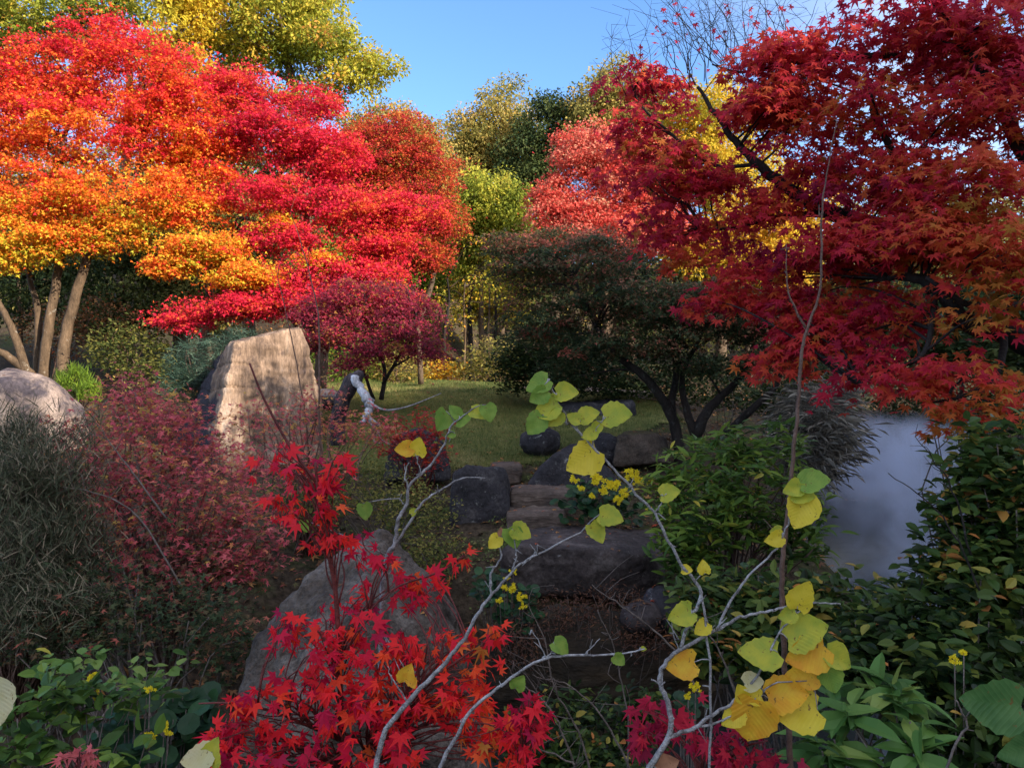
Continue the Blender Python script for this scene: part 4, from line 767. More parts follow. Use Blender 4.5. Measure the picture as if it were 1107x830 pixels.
shrub('leafy_shrub', 'mid green shrub below the hydrangea, behind the yellow-leaved branch', [(800, 640, 60, 22, 3.9), (760, 655, 40, 20, 3.9), (860, 660, 60, 25, 3.7), (930, 650, 50, 25, 3.8), (840, 700, 70, 30, 3.5), (780, 700, 40, 25, 3.6)], 300, 8, .075, 'lf_side', lambda x, y, pr, lr: .5+.2*pr+.12*lr, TOV, gp_(830, 3.6), 'twig_dim', (.008, .003), 40, .04, up=.2)
shrub('side_shrub', 'tall dark green shrub at the right edge beside the steam', [(1080, 500, 45, 40, 3.1), (1095, 560, 45, 60, 3.0), (1050, 565, 40, 35, 3.1), (1040, 620, 50, 40, 3.0), (1085, 650, 50, 50, 2.8)], 400, 8, .066, 'lf_side', lambda x, y, pr, lr: .46+.2*pr+.14*lr, TOV, gp_(1090, 3.0), 'twig_dim', (.012, .003), 60, .05, up=.05)
shrub('side_shrub', 'dark shrub with a few brown leaves at the lower right, below the tall shrub', [(1000, 690, 60, 40, 2.8), (1060, 720, 60, 50, 2.6), (950, 680, 40, 30, 3.0), (1090, 790, 50, 50, 2.4), (1020, 770, 50, 50, 2.5), (930, 720, 40, 30, 2.8)], 420, 8, .062, 'lf_side', lambda x, y, pr, lr: .34+.22*pr+.14*lr, TOV, gp_(1030, 2.6), 'twig_dim', (.008, .002), 60, .05, up=.1)
shrub('broadleaf_plant', 'pale green long-leaved plant at the bottom right', [(945, 770, 45, 22, 2.2), (930, 810, 50, 25, 2.1), (985, 800, 30, 25, 2.1), (960, 745, 20, 10, 2.25)], 19, 8, .115, 'lf_broad', lambda x, y, pr, lr: .5+.25*pr+.2*lr, TLANW, gp_(950, 2.1), 'twig_dim', (.006, .003), 19, .016, 'plant', .12)
shrub('dry_grass', 'dry grey grass tussock overhanging the steaming stream', [(880, 450, 22, 24, 8.2), (893, 480, 20, 22, 8.0), (872, 500, 22, 20, 7.9)], 170, 26, .30, 'lf_dry', lambda x, y, pr, lr: .5+.2*pr+.22*lr, TSTRAW, P(888, 505, 8.2), 'twig_dim', (.006, .002), 10, .10, 'grass', .25)
shrub('pampas_plume', 'feathery pale dry plumes standing behind the tussock under red leaves', [(918, 415, 14, 18, 8.6), (905, 425, 12, 12, 8.5)], 130, 14, .10, 'lf_dry', lambda x, y, pr, lr: .9+.1*lr, TNEED, P(908, 455, 8.5), 'twig_dim', (.006, .002), 14, .04, 'grass', .6)
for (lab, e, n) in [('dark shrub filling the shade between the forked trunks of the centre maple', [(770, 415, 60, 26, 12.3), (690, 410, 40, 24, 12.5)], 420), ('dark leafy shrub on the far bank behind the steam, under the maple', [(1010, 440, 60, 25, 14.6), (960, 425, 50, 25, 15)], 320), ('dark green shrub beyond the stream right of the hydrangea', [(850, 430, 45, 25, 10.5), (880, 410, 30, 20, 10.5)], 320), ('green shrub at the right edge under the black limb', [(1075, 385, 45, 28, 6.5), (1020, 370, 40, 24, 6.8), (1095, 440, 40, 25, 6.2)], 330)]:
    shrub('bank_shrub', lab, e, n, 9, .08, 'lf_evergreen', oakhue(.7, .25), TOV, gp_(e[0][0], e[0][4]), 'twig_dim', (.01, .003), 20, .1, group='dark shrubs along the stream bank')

shrub('withered_plant', 'withered brown undergrowth clinging to the bank below the slab', [(600, 665, 50, 18, 5.0), (660, 650, 50, 14, 5.2), (560, 700, 30, 22, 4.6), (700, 690, 36, 16, 4.8)], 330, 8, .032, 'lf_litter', lambda x, y, pr, lr: .02+.07*pr+.06*lr, TLAN, gp_(620, 5.2), 'twig_dim', (.005, .0015), 60, .05, up=.5, cat='plant')
shrub('withered_plant', 'dark tangle of leaves and dead stalks at the bottom edge by the pool', [(590, 815, 50, 24, 3.2), (650, 825, 50, 18, 3.1), (690, 780, 30, 24, 3.3), (620, 770, 40, 12, 3.5)], 260, 8, .045, 'lf_side', lambda x, y, pr, lr: .3+.25*pr+.15*lr, TOV, gp_(630, 3.2), 'twig_dim', (.005, .0015), 70, .05, up=.3, cat='plant')
def leopard(label, ells, nleaf, flowers, d, base, ls=.075):
    root = thing('leopard_plant', label, 'flowering plant', base)
    C, _, _ = in_ells(ells, nleaf, .3); n = len(C)
    u = np.stack([rng.normal(0, 1, n), rng.normal(-.5, .7, n), rng.normal(-.2, .3, n)], 1); nn = np.stack([rng.normal(0, .4, n), rng.normal(-.7, .4, n), np.ones(n)], 1)
    T = Tubes(); base = np.array(base)
    for c in C[:min(n, 40)]: T.add([base+rng.normal(0, .04, 3), (base+c)/2+np.array([0, 0, .04]), c], [.004, .003, .002], 4, 2)
    link('foliage', leaf_mesh('foliage', [(C, u, nn, ls*rng.uniform(.6, 1.2, n), rng.random(n), TDISC)]), M['lf_leopard'], root)
    for (px, py, s) in flowers:
        c = P(px, py, d); k = 14; a = rng.uniform(0, 6.28, k)
        cp = c+rng.normal(0, .3*s/F*d, (k, 3))*np.array([1, .4, .8])
        parts = []
        for ang in range(5):
            uu = np.stack([np.cos(a+ang*1.26), rng.normal(-.2, .2, k), np.sin(a+ang*1.26)], 1)
            parts.append((cp, uu, np.tile(np.array([[0, -1., .4]]), (k, 1))+rng.normal(0, .2, (k, 3)), np.full(k, .30*s/F*d), rng.random(k), TDIA))
        link('flower', leaf_mesh('flower', parts), M['petal'], root)
        T.add([base, (base+c)/2+np.array([0, 0, .05]), c], [.004, .003, .002], 4, 2)
    T.build('stalk', M['twig_dim'], root)
leopard('dark round-leaved plant with yellow flowers beside the steps', [(650, 535, 35, 20, 6.9), (630, 545, 30, 20, 6.8), (680, 550, 20, 15, 6.8)], 190, [(645, 517, 12), (662, 523, 13), (683, 512, 11), (676, 532, 10), (620, 518, 8), (653, 530, 9), (690, 520, 8), (628, 527, 7), (668, 540, 8), (640, 535, 6), (700, 548, 6)], 6.6, gp_(650, 6.9), .085)
leopard('yellow-flowered plant below the slab, behind the scarlet leaves', [(555, 650, 28, 20, 5.0), (530, 630, 20, 20, 5.1), (570, 670, 14, 10, 4.9)], 110, [(553, 637, 9), (563, 645, 8), (545, 635, 6), (566, 655, 6), (555, 618, 6), (540, 648, 6), (548, 625, 5)], 4.8, gp_(550, 5.3), .07)
leopard('yellow-flowered plant in the dark hollow at the lower left', [(150, 790, 60, 30, 2.7), (200, 770, 30, 30, 2.8)], 90, [(162, 796, 10), (178, 784, 10), (182, 793, 7), (104, 752, 9), (100, 732, 9), (162, 745, 8)], 2.55, gp_(150, 2.7), .08)
leopard('lone yellow flower sprigs among the lower right shrub', [(1040, 720, 25, 18, 2.5)], 16, [(1032, 712, 9), (1042, 706, 7)], 2.35, gp_(1040, 2.5), .05)
leopard('yellow flower sprigs between the branch stems at the bottom centre', [(745, 755, 18, 16, 2.6)], 14, [(752, 742, 9), (744, 752, 7), (697, 812, 7)], 2.5, gp_(745, 2.8), .05)
shrub('broadleaf_plant', 'green broad-leaved plant in the bottom left corner', [(50, 765, 40, 18, 2.3), (95, 760, 35, 14, 2.5), (25, 812, 40, 18, 2.2), (135, 818, 30, 14, 2.2), (70, 732, 40, 8, 2.6), (140, 760, 24, 10, 2.6)], 46, 7, .066, 'lf_hydr', lambda x, y, pr, lr: .40+.2*pr+.12*lr, TOV, gp_(60, 2.3), 'twig_dim', (.004, .002), 40, .03, 'plant', .3)
shrub('broadleaf_plant', 'sparse plant with pale spotted leaves above the left yellow flowers', [(115, 730, 70, 22, 2.9), (170, 745, 40, 16, 2.9)], 26, 5, .05, 'lf_broad', lambda x, y, pr, lr: .8+.2*lr, TROUND, gp_(130, 2.9), 'twig_dim', (.004, .002), 26, .04, 'plant', .2)

# ------------------------------------------------------------------ steam over the stream
def steam():
    x0, x1, y0, y1, z0, z1 = 2.7, 10.5, 6.6, 15.2, WATER_Z+.02, -.35
    bm = bmesh.new(); bmesh.ops.create_cube(bm, size=1)
    for v in bm.verts: v.co = ((x0+x1)/2+v.co.x*(x1-x0), (y0+y1)/2+v.co.y*(y1-y0), (z0+z1)/2+v.co.z*(z1-z0))
    me = bpy.data.meshes.new('steam'); bm.to_mesh(me); bm.free()
    m, t = mat_new('steam_volume')
    tc = N(t, "ShaderNodeTexCoord")
    n1 = N(t, "ShaderNodeTexNoise"); n1.inputs['Scale'].default_value = 1.25; n1.inputs['Detail'].default_value = 5; n1.inputs['Distortion'].default_value = 1.4; t.links.new(tc.outputs['Object'], n1.inputs[0])
    r1 = ramp(t, [(.40, (.05, .05, .05)), (.63, (1, 1, 1))]); t.links.new(n1.outputs['Fac'], r1.inputs[0])
    sx = N(t, "ShaderNodeSeparateXYZ"); t.links.new(tc.outputs['Object'], sx.inputs[0])
    def mr(sock, a, b):
        k = N(t, "ShaderNodeMapRange", interpolation_type='SMOOTHSTEP'); k.inputs[1].default_value = a; k.inputs[2].default_value = b; t.links.new(sock, k.inputs[0]); return k.outputs[0]
    acc = None
    for (c, rad, den) in [(P(950, 480, 11.5), .8, 2.0), (P(985, 495, 10.8), .6, 1.3), (P(1015, 490, 11), .5, .9), (P(955, 530, 10), .48, 1.2), (P(990, 550, 9.4), .45, 1.2), (P(935, 565, 9.2), .42, .9), (P(965, 600, 8.5), .45, 1.0), (P(1010, 580, 8.8), .40, .8), (P(908, 510, 10.2), .4, .6), (P(915, 610, 8.2), .34, .6), (P(985, 635, 7.9), .34, .6), (P(930, 452, 12.3), .55, .8), (P(975, 448, 12.5), .5, .7)]:
        vm = N(t, "ShaderNodeVectorMath", operation='DISTANCE'); t.links.new(tc.outputs['Object'], vm.inputs[0]); vm.inputs[1].default_value = c
        k = N(t, "ShaderNodeMapRange", interpolation_type='SMOOTHSTEP'); k.inputs[1].default_value = rad*1.9; k.inputs[2].default_value = 0; k.inputs[4].default_value = den; t.links.new(vm.outputs['Value'], k.inputs[0])
        if acc is None: acc = k.outputs[0]
        else:
            q = N(t, "ShaderNodeMath", operation='ADD'); t.links.new(acc, q.inputs[0]); t.links.new(k.outputs[0], q.inputs[1]); acc = q.outputs[0]
    f = [acc, r1.outputs[0], mr(sx.outputs[2], z1-.05, z1-.5), mr(sx.outputs[0], x0, x0+.6), mr(sx.outputs[0], x1, x1-.8), mr(sx.outputs[1], y0, y0+.8), mr(sx.outputs[1], y1, y1-.8)]
    cur = f[0]
    for q in f[1:]:
        mm = N(t, "ShaderNodeMath", operation='MULTIPLY'); t.links.new(cur, mm.inputs[0]); t.links.new(q, mm.inputs[1]); cur = mm.outputs[0]
    mm = N(t, "ShaderNodeMath", operation='MULTIPLY'); t.links.new(cur, mm.inputs[0]); mm.inputs[1].default_value = .9
    v = N(t, "ShaderNodeVolumePrincipled"); v.inputs['Color'].default_value = (.70, .78, .99, 1); t.links.new(mm.outputs[0], v.inputs['Density'])  # steam itself is white; blue of the sky light put into the colour
    o = N(t, "ShaderNodeOutputMaterial"); t.links.new(v.outputs[0], o.inputs['Volume'])
    tag(link('steam', me, m), 'pale steam rising from the stream', None, None, 'stuff')
steam()

# ------------------------------------------------------------------ foreground saplings
def sapling(name, label, ells, ntip, per, leaf, mat, huef, stems, base, cat='sapling', tw='twig_red', tmpl=T7):
    root = thing(name, label, cat, base)
    tps = []
    for pts, r0, r1 in stems:
        T = Tubes(); tps.append(T.add([P(*a) for a in pts], np.linspace(r0, r1, len(pts)), 7, 5)); T.build('stem', M[tw], root)
    C, k, E = in_ells(ells, ntip); m = len(C); q = np.repeat(np.arange(m), per); n = m*per
    a = rng.uniform(0, 6.28, n)
    u = np.stack([np.cos(a), np.sin(a)*.7, rng.normal(-.7, .5, n)], 1)
    nn = np.stack([rng.normal(0, .5, n), rng.normal(-.9, .5, n), rng.normal(.9, .5, n)], 1)
    p = C[q]+nrm(u)*leaf*.5+rng.normal(0, leaf*.4, (n, 3))
    py_ = CY-p[:, 2]/p[:, 1]*F; px_ = CX+p[:, 0]/p[:, 1]*F
    h = np.clip(huef(px_, py_, rng.normal(0, 1, m)[q], rng.normal(0, 1, n)), 0, 1)
    T = Tubes(); tp = np.concatenate(tps); limbs(T, tp, C, .0035, .0012, 5, 3, .1)
    for i in range(n):
        if rng.random() < .6: T.add([C[q[i]], (C[q[i]]+p[i])/2+np.array([0, 0, .006]), p[i]], [.0009, .0008, .0007], 3)
    T.build('branchwork', M[tw], root)
    link('foliage', leaf_mesh('foliage', [(p[i::4], u[i::4], nn[i::4], leaf*rng.uniform(.55, 1.2, len(p[i::4])), h[i::4], TV[i]) for i in range(4)]), M[mat], root)
    return root
sapling('maple_sapling', 'scarlet maple sapling in the centre foreground with large star-shaped leaves', [(308, 492, 26, 13, 2.1), (345, 505, 34, 22, 2.1), (335, 545, 34, 24, 2.1), (352, 578, 26, 18, 2.1), (400, 595, 30, 22, 2.2), (385, 640, 22, 16, 2.2), (318, 680, 42, 26, 2.1), (385, 690, 62, 26, 2.05), (455, 690, 52, 26, 2.1), (445, 632, 24, 16, 2.3), (350, 745, 80, 36, 2), (440, 760, 60, 40, 2.0), (500, 760, 40, 40, 2.05), (520, 695, 34, 22, 2.15), (505, 600, 16, 8, 2.4), (475, 632, 16, 12, 2.3), (250, 785, 30, 38, 1.95), (330, 810, 90, 20, 1.9), (545, 800, 30, 22, 2), (420, 815, 60, 16, 1.9), (530, 740, 30, 26, 2.1)], 240, 4, .042, 'lf_scarlet',
        lambda x, y, pr, lr: .42+.13*pr+.12*lr+.28*sst(440, 520, x)+.22*np.exp(-((x-430)/40)**2-((y-745)/30)**2),
        [([(372, 900, 2.1), (368, 740, 2.1), (363, 642, 2.1), (353, 587, 2.1), (345, 540, 2.1), (341, 500, 2.1)], .009, .004), ([(366, 700, 2.1), (420, 640, 2.2), (470, 620, 2.35), (505, 600, 2.4)], .004, .002), ([(370, 860, 2.1), (440, 760, 2.05), (500, 710, 2.1), (535, 690, 2.15)], .006, .002), ([(368, 800, 2.1), (300, 770, 2), (250, 760, 1.95), (215, 760, 1.95)], .005, .002), ([(341, 520, 2.1), (312, 480, 2.1), (285, 430, 2.1), (270, 393, 2.1)], .005, .0025)], gp_(372, 2.1))
sapling('maple_sapling', 'wine-red low maple sapling at the bottom, right of centre', [(735, 775, 45, 24, 2.0), (775, 800, 45, 20, 1.9), (810, 815, 35, 14, 1.85), (700, 780, 16, 14, 2), (790, 770, 30, 16, 2)], 24, 4, .05, 'lf_wine', lambda x, y, pr, lr: .5+.2*pr+.15*lr, [([(760, 900, 1.95), (758, 820, 1.95), (745, 770, 2)], .005, .002), ([(759, 850, 1.95), (800, 810, 1.9), (830, 800, 1.85)], .004, .002)], gp_(760, 1.95))
sapling('maple_sapling', 'tiny pink maple seedling at the bottom edge, left', [(85, 815, 16, 8, 1.9), (110, 812, 10, 6, 1.9)], 5, 3, .034, 'lf_pink', lambda x, y, pr, lr: .7+.05*lr, [([(85, 900, 1.9), (86, 812, 1.9)], .003, .0015)], gp_(85, 1.9))
sapling('maple_sapling', 'deep red maple sprig hanging beside the bare twigs at the bottom centre', [(570, 770, 16, 22, 1.95), (560, 815, 22, 14, 1.9)], 14, 4, .045, 'lf_scarlet', lambda x, y, pr, lr: .32+.1*pr+.1*lr, [([(565, 900, 1.95), (568, 800, 1.95), (572, 755, 1.95)], .004, .0015)], gp_(565, 1.95))

# ------------------------------------------------------------------ branches with big leaves (each leaf a part)
def blade(seed, wd=.5, asym=.06):
    """a broad wavy-edged leaf blade, base at the origin, along +x, length 1"""
    r = random.Random(seed); nu, nv = 10, 7; V = []; Fq = []
    curl = r.uniform(-.25, .35); fold = r.uniform(.05, .22); wav = r.uniform(.02, .05); tw = r.uniform(-.25, .25)
    for i in range(nu+1):
        uu = i/nu; wdt = wd*(math.sin(math.pi*min(1, uu*.94+.06)**.72)**.75)*(1-.12*uu)
        if i == nu: wdt = .015
        wdt *= 1+.06*math.sin(i*2.9+seed)
        for j in range(nv):
            vv = (j/(nv-1)*2-1); back = -.10*(abs(vv)**1.5)*(1-uu)**2
            y = vv*wdt+asym*math.sin(math.pi*uu); x = uu+back
            z = -curl*uu*uu+fold*abs(vv)*wdt*2+wav*math.sin(7*uu+3*vv+seed)*abs(vv)+tw*uu*y
            V.append((x, y, z))
    for i in range(nu):
        for j in range(nv-1):
            a = i*nv+j; Fq.append((a, a+1, a+nv+1, a+nv))
    return raw_mesh('leaf', V, quads=Fq)
BL = {}
def add_leaf(root, px, py, d, size, ang, kind, face=0.0, label=None):
    """leaf centred at the pixel; ang = direction of the tip in the image (deg, 0 right, 90 up); face = how far it turns from the camera"""
    key = (random.randrange(7), kind)
    if key not in BL:
        BL[key] = blade(key[0]*13+5); BL[key].materials.append(M['wl_'+kind])
    me = BL[key]; L = size/F*d
    u = Vector((math.cos(R(ang)), random.uniform(-.25, .25), math.sin(R(ang)))).normalized()
    n = Vector((random.uniform(-.4, .4), -1, random.uniform(.1, .6)+face)); v = n.cross(u).normalized(); n = u.cross(v)
    c = Vector(P(px, py, d))-u*L*.5
    o = bpy.data.objects.new('leaf', me); COL.objects.link(o); o.parent = root
    o.matrix_parent_inverse = Matrix.Translation(-Vector(root.location))
    Mx = Matrix((u, v, n)).transposed().to_4x4(); Mx.translation = c
    o.matrix_basis = Mx @ Matrix.Scale(L, 4)
    if label: o['label'] = label
    return o, c
def hazel(name, label, stems, leaves, base, cat='branch', mat='twig_grey', sides=7):
    root = thing(name, label, cat, base); tps = []
    for pts, r0, r1 in stems:
        T = Tubes(); w3 = [P(*a) for a in pts]
        c = T.add(w3, np.linspace(r0, r1, len(w3))*.82, sides, 5, .0013)
        for i in range(max(2, len(c)//8)):                         # buds and short spurs
            a = c[rng.integers(len(c))]; T.add([a, a+rng.normal(0, .006, 3), a+rng.normal(0, .012, 3)+np.array([0, 0, .006])], [.0022, .002, .0008], 4)
        T.build('stem', M[mat], root); tps.append(c)
    tp = np.concatenate(tps); T = Tubes()
    for lf in leaves:
        o, c = add_leaf(root, *lf); c = np.array(c); a = tp[np.argmin(np.linalg.norm(tp-c, axis=1))]
        T = Tubes(); T.add([a, (a+c)/2+np.array([0, 0, .004]), c], [.0018, .0014, .0012], 5, 2); T.build('leafstalk', M[mat], root)
    return root
D1, D2, D3, D4 = 2.3, 1.75, 1.8, 1.75
hazel('hazel_branch', 'pale grey forked branch left of centre with green leaves at its upper tip', [
    ([(418, 900, D1), (412, 740, D1), (413, 650, D1), (419, 600, D1), (427, 588, D1), (431, 561, D1), (440, 544, D1), (442, 525, D1), (464, 504, D1), (480, 480, D1), (489, 459, D1), (511, 443, D1)], .011, .0026),
    ([(427, 590, D1), (445, 561, D1), (459, 541, D1), (480, 527, D1), (500, 517, D1), (524, 517, D1)], .006, .002), ([(441, 527, D1), (438, 514, D1), (442, 499, D1)], .004, .002), ([(450, 517, D1), (455, 510, D1), (451, 498, D1)], .003, .0018), ([(436, 545, D1), (432, 538, D1)], .002, .001)],
    [(477, 455, D1, 24, -115, 'green'), (491, 444, D1, 16, 130, 'green'), (502, 455, D1, 17, 10, 'green'), (518, 447, D1, 19, -20, 'lime'), (528, 447, D1, 20, -75, 'green'), (487, 470, D1, 10, 200, 'green'), (436, 485, D1, 20, 190, 'orange'), (454, 482, D1, 21, 80, 'yellow'), (394, 553, D1, 18, -80, 'green'), (330, 569, D1, 15, -90, 'green'), (448, 553, D1, 9, 40, 'lime'), (441, 727, 1.9, 21, 70, 'orange'), (446, 738, 1.9, 12, -60, 'orange')], gp_(418, D1))
hazel('hazel_branch', 'long grey branch crossing the scarlet leaves to a lime leaf tip above the slab', [
    ([(395, 900, D3), (413, 800, D3), (441, 759, D3), (476, 721, D3), (502, 690, D3), (516, 664, D3), (533, 642, D3), (558, 614, D3), (581, 599, D3), (629, 575, D3)], .009, .0024),
    ([(531, 644, D3), (531, 622, D3), (541, 604, D3), (540, 590, D3)], .004, .002), ([(554, 616, D3), (558, 604, D3), (558, 594, D3)], .003, .002), ([(570, 606, D3), (577, 600, D3), (579, 592, D3)], .002, .001), ([(441, 759, D3), (425, 735, D3), (418, 720, D3)], .003, .001)],
    [(534, 586, D3, 17, 230, 'yellow'), (554, 582, D3, 24, -70, 'green'), (563, 576, D3, 22, -30, 'lime'), (542, 574, D3, 9, 100, 'brown'), (644, 577, D3, 24, -60, 'lime'), (660, 560, D3, 26, -20, 'lime')], gp_(395, D3))
hazel('hazel_branch', 'grey branch running level over the dark pool with one yellow bud at its end', [
    ([(455, 900, D2), (476, 830, D2), (494, 794, D2), (512, 765, D2), (545, 739, D2), (586, 712, D2), (634, 708, D2), (670, 707, D2), (697, 700, D2)], .007, .002),
    ([(586, 712, D2), (600, 703, D2)], .0025, .0015), ([(590, 711, D2), (575, 680, D2)], .002, .001), ([(632, 708, D2), (648, 690, D2)], .0018, .001)],
    [(607, 700, D2, 21, -35, 'green'), (669, 713, D2, 15, -40, 'green'), (562, 737, D2, 19, 60, 'green'), (696, 701, D2, 6, 0, 'lime')], gp_(455, D2))
hazel('hazel_branch', 'tall forked grey branch on the right carrying most of the yellow and orange leaves', [
    ([(690, 880, D4), (702, 830, D4), (723, 796, D4), (723, 764, D4), (714, 740, D4), (716, 721, D4), (734, 703, D4), (773, 682, D4), (800, 667, D4), (828, 661, D4), (852, 655, D4), (880, 652, D4), (909, 652, D4)], .0095, .002),
    ([(736, 701, D4), (746, 670, D4), (758, 640, D4), (737, 610, D4), (722, 584, D4), (708, 555, D4), (682, 527, D4), (651, 494, D4), (628, 469, D4), (608, 443, D4), (601, 428, D4), (592, 413, D4)], .0055, .002),
    ([(723, 796, D4), (746, 788, D4), (770, 773, D4), (794, 757, D4), (819, 731, D4), (842, 685, D4), (867, 658, D4)], .0065, .002), ([(746, 788, D4), (780, 779, D4), (813, 761, D4), (834, 740, D4), (879, 735, D4)], .004, .0015),
    ([(773, 682, D4), (790, 650, D4), (810, 622, D4), (840, 592, D4), (852, 567, D4)], .0045, .002), ([(714, 740, D4), (707, 735, D4)], .003, .002), ([(651, 494, D4), (640, 480, D4), (645, 462, D4), (655, 450, D4)], .003, .0015), ([(708, 555, D4), (715, 543, D4), (720, 535, D4)], .0025, .0015), ([(758, 640, D4), (765, 690, D4), (768, 760, D4), (765, 900, D4)], .0035, .004), ([(628, 469, D4), (615, 458, D4), (605, 455, D4), (590, 452, D4)], .002, .0015), ([(734, 703, D4), (725, 672, D4)], .002, .001)],
    [(581, 414, D4, 26, 200, 'green'), (582, 428, D4, 22, 215, 'green'), (614, 425, D4, 24, 5, 'lime'), (590, 442, D4, 30, 205, 'lime'), (599, 452, D4, 20, 230, 'lime'), (578, 459, D4, 26, 235, 'green'), (638, 449, D4, 22, 20, 'lime'), (620, 452, D4, 16, 160, 'lime'), (668, 450, D4, 31, 0, 'lime'), (637, 470, D4, 17, 210, 'lime'), (648, 460, D4, 14, 40, 'lime'), (628, 497, D4, 40, 215, 'yellow', 0, 'large golden leaf'), (725, 533, D4, 22, 15, 'lime'),
     (867, 642, D4, 33, 70, 'yellow'), (850, 664, D4, 20, 200, 'lime'), (819, 707, D4, 42, 190, 'lime', .6), (873, 684, D4, 44, 20, 'lime'), (870, 706, D4, 46, 200, 'orange'), (868, 728, D4, 34, 190, 'orange'), (897, 733, D4, 30, -70, 'green'), (907, 713, D4, 32, -30, 'lime'), (816, 737, D4, 23, 10, 'cream'), (801, 747, D4, 20, 120, 'yellow'), (813, 752, D4, 20, 180, 'yellow'), (852, 752, D4, 42, 10, 'orange'), (858, 770, D4, 50, 190, 'yellow', .5), (812, 778, D4, 52, -95, 'orange', 0, 'largest orange leaf'), (790, 775, D4, 26, 220, 'yellow'), (734, 717, D4, 34, 185, 'orange'), (758, 679, D4, 19, 220, 'yellow'), (735, 664, D4, 28, 200, 'lime'), (743, 616, D4, 12, 0, 'yellow'), (761, 612, D4, 15, 100, 'yellow'),
     (881, 522, D4, 30, 5, 'green'), (856, 528, D4, 22, 200, 'lime'), (868, 536, D4, 24, -10, 'lime'), (864, 553, D4, 38, -110, 'yellow'), (836, 582, D4, 20, 200, 'yellow'), (722, 826, D4, 26, 20, 'brown')], gp_(690, D4))
hazel('thin_sapling', 'straight thin brown sapling stem rising through the right side into the red leaves', [
    ([(858, 900, 1.95), (852, 790, 1.95), (846, 680, 1.95), (845, 625, 1.95), (848, 582, 1.95), (855, 519, 1.95), (861, 456, 1.95), (867, 380, 1.95), (874, 352, 1.95), (886, 311, 1.95), (888, 238, 1.95), (891, 200, 1.95), (905, 130, 1.95)], .0105, .0016), ([(871, 354, 1.95), (852, 316, 1.95), (850, 263, 1.95)], .004, .0012), ([(848, 590, 1.95), (826, 560, 2.0)], .002, .001)],
    [(838, 574, 1.95, 14, 190, 'lime')], gp_(858, 1.95), 'sapling', 'twig_brown')
hazel('leafy_twig', 'large dark green oval leaf on a bent twig at the bottom right edge', [([(1010, 880, 1.6), (1030, 810, 1.6), (1045, 785, 1.6), (1040, 770, 1.6), (1034, 755, 1.6)], .004, .002), ([(1130, 830, 1.6), (1110, 785, 1.6), (1098, 772, 1.6)], .003, .002)],
      [(1070, 759, 1.6, 60, 178, 'deep'), (1100, 812, 1.6, 36, 200, 'deep')], gp_(1010, 1.6), 'twig', 'twig_dim')
hazel('leafy_twig', 'cream half leaf poking in at the left edge of the picture', [([(-60, 880, 1.7), (-45, 800, 1.7), (-20, 745, 1.7)], .004, .002)], [(-4, 760, 1.7, 46, -75, 'cream')], gp_(-60, 1.7), 'twig', 'twig_dim')
hazel('leafy_twig', 'pale yellow-green double leaf at the bottom edge left of the scarlet sapling', [([(228, 900, 1.7), (226, 850, 1.7), (228, 818, 1.7)], .003, .0015)], [(214, 818, 1.7, 32, 200, 'cream'), (232, 812, 1.7, 30, 80, 'lime')], gp_(228, 1.7), 'twig', 'twig_dim')

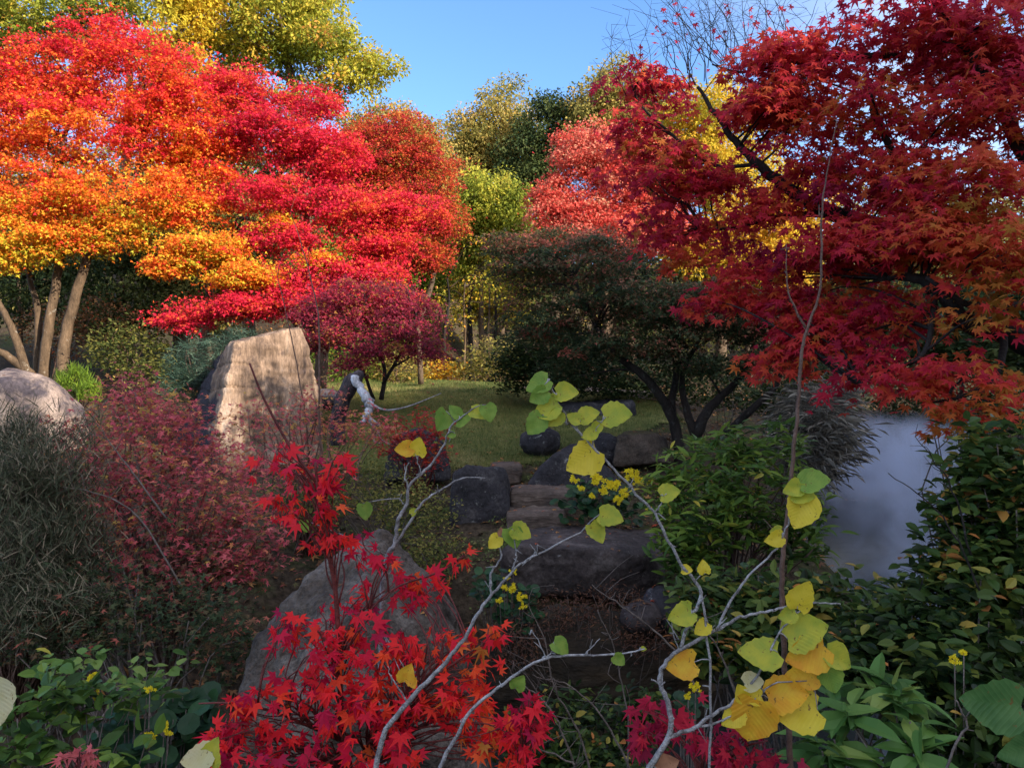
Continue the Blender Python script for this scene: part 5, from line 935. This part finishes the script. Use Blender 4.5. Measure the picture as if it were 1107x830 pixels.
# bare twigs and thin stems
def bare(label, stems, base, mat='twig_dim', name='bare_twig', side=10):
    root = thing(name, label, 'twig', base)
    for pts, r0, r1 in stems:
        T = Tubes(); c = T.add([P(*a) for a in pts], np.linspace(r0, r1, len(pts)), 6, 5, .002); d = np.mean(c[:, 1])
        for i in range(max(2, side//len(stems))):
            a = c[rng.integers(len(c)//4, len(c))]; e = a+np.array([rng.normal(0, .05), rng.normal(0, .03), rng.uniform(.0, .1)])*d/2
            T.add([a, (a+e)/2+rng.normal(0, .006*d, 3), e], [r1*.8+.0006, r1*.5+.0004, .0006], 4, 2)
        T.build('stem', M[mat], root)
bare('slim grey bare stem standing in front of the purple maple', [([(352, 540, 6.4), (346, 470, 6.4), (345, 400, 6.4), (344, 340, 6.4), (333, 290, 6.4), (318, 240, 6.4)], .012, .003)], gp_(352, 6.4), 'twig_brown')
bare('thin bare stem slanting up along the right edge of the standing stone', [([(336, 520, 6.6), (330, 450, 6.6), (318, 380, 6.6), (305, 320, 6.6), (298, 290, 6.6)], .008, .002)], gp_(336, 6.6), 'twig_brown')
bare('tangle of bare brown twigs rising from the pool at the bottom centre', [([(640, 900, 2.2), (612, 800, 2.2), (590, 760, 2.2), (560, 735, 2.2), (545, 715, 2.2)], .004, .0015), ([(650, 880, 2.3), (625, 790, 2.3), (600, 745, 2.3), (588, 690, 2.3), (572, 655, 2.3)], .004, .0012), ([(690, 850, 2.4), (660, 790, 2.4), (640, 760, 2.4), (610, 738, 2.4), (575, 730, 2.4)], .004, .0012), ([(672, 900, 2.5), (680, 800, 2.5), (672, 740, 2.5), (664, 700, 2.5), (645, 660, 2.5)], .004, .0012), ([(560, 850, 2.1), (620, 830, 2.1), (600, 815, 2.1), (565, 805, 2.1)], .004, .0015)], gp_(640, 2.4), side=34)
bare('grey arching twig crossing below the stone slab', [([(760, 760, 3.2), (735, 710, 3.2), (700, 675, 3.2), (665, 650, 3.2), (640, 632, 3.2)], .006, .0018), ([(800, 760, 3.0), (775, 700, 3.0), (755, 670, 3.0)], .005, .002)], gp_(760, 3.2), side=14)
bare('dark thorny twig reaching from the right shrub across the steam', [([(1060, 640, 2.7), (1030, 575, 2.7), (1000, 540, 2.7), (960, 512, 2.7)], .004, .0015), ([(1050, 600, 2.7), (1030, 530, 2.7), (1000, 485, 2.7)], .004, .0015), ([(960, 700, 2.9), (985, 660, 2.9), (1000, 620, 2.9)], .004, .0015)], gp_(1060, 2.7), 'bark_dark', side=14)
bare('red-brown arching twig on the left within the pink maple bush', [([(200, 640, 4.2), (150, 560, 4.2), (110, 535, 4.2), (60, 525, 4.2)], .006, .0018), ([(180, 560, 4.3), (150, 520, 4.3), (120, 480, 4.3), (108, 460, 4.3)], .006, .0018)], gp_(200, 4.2), side=18)
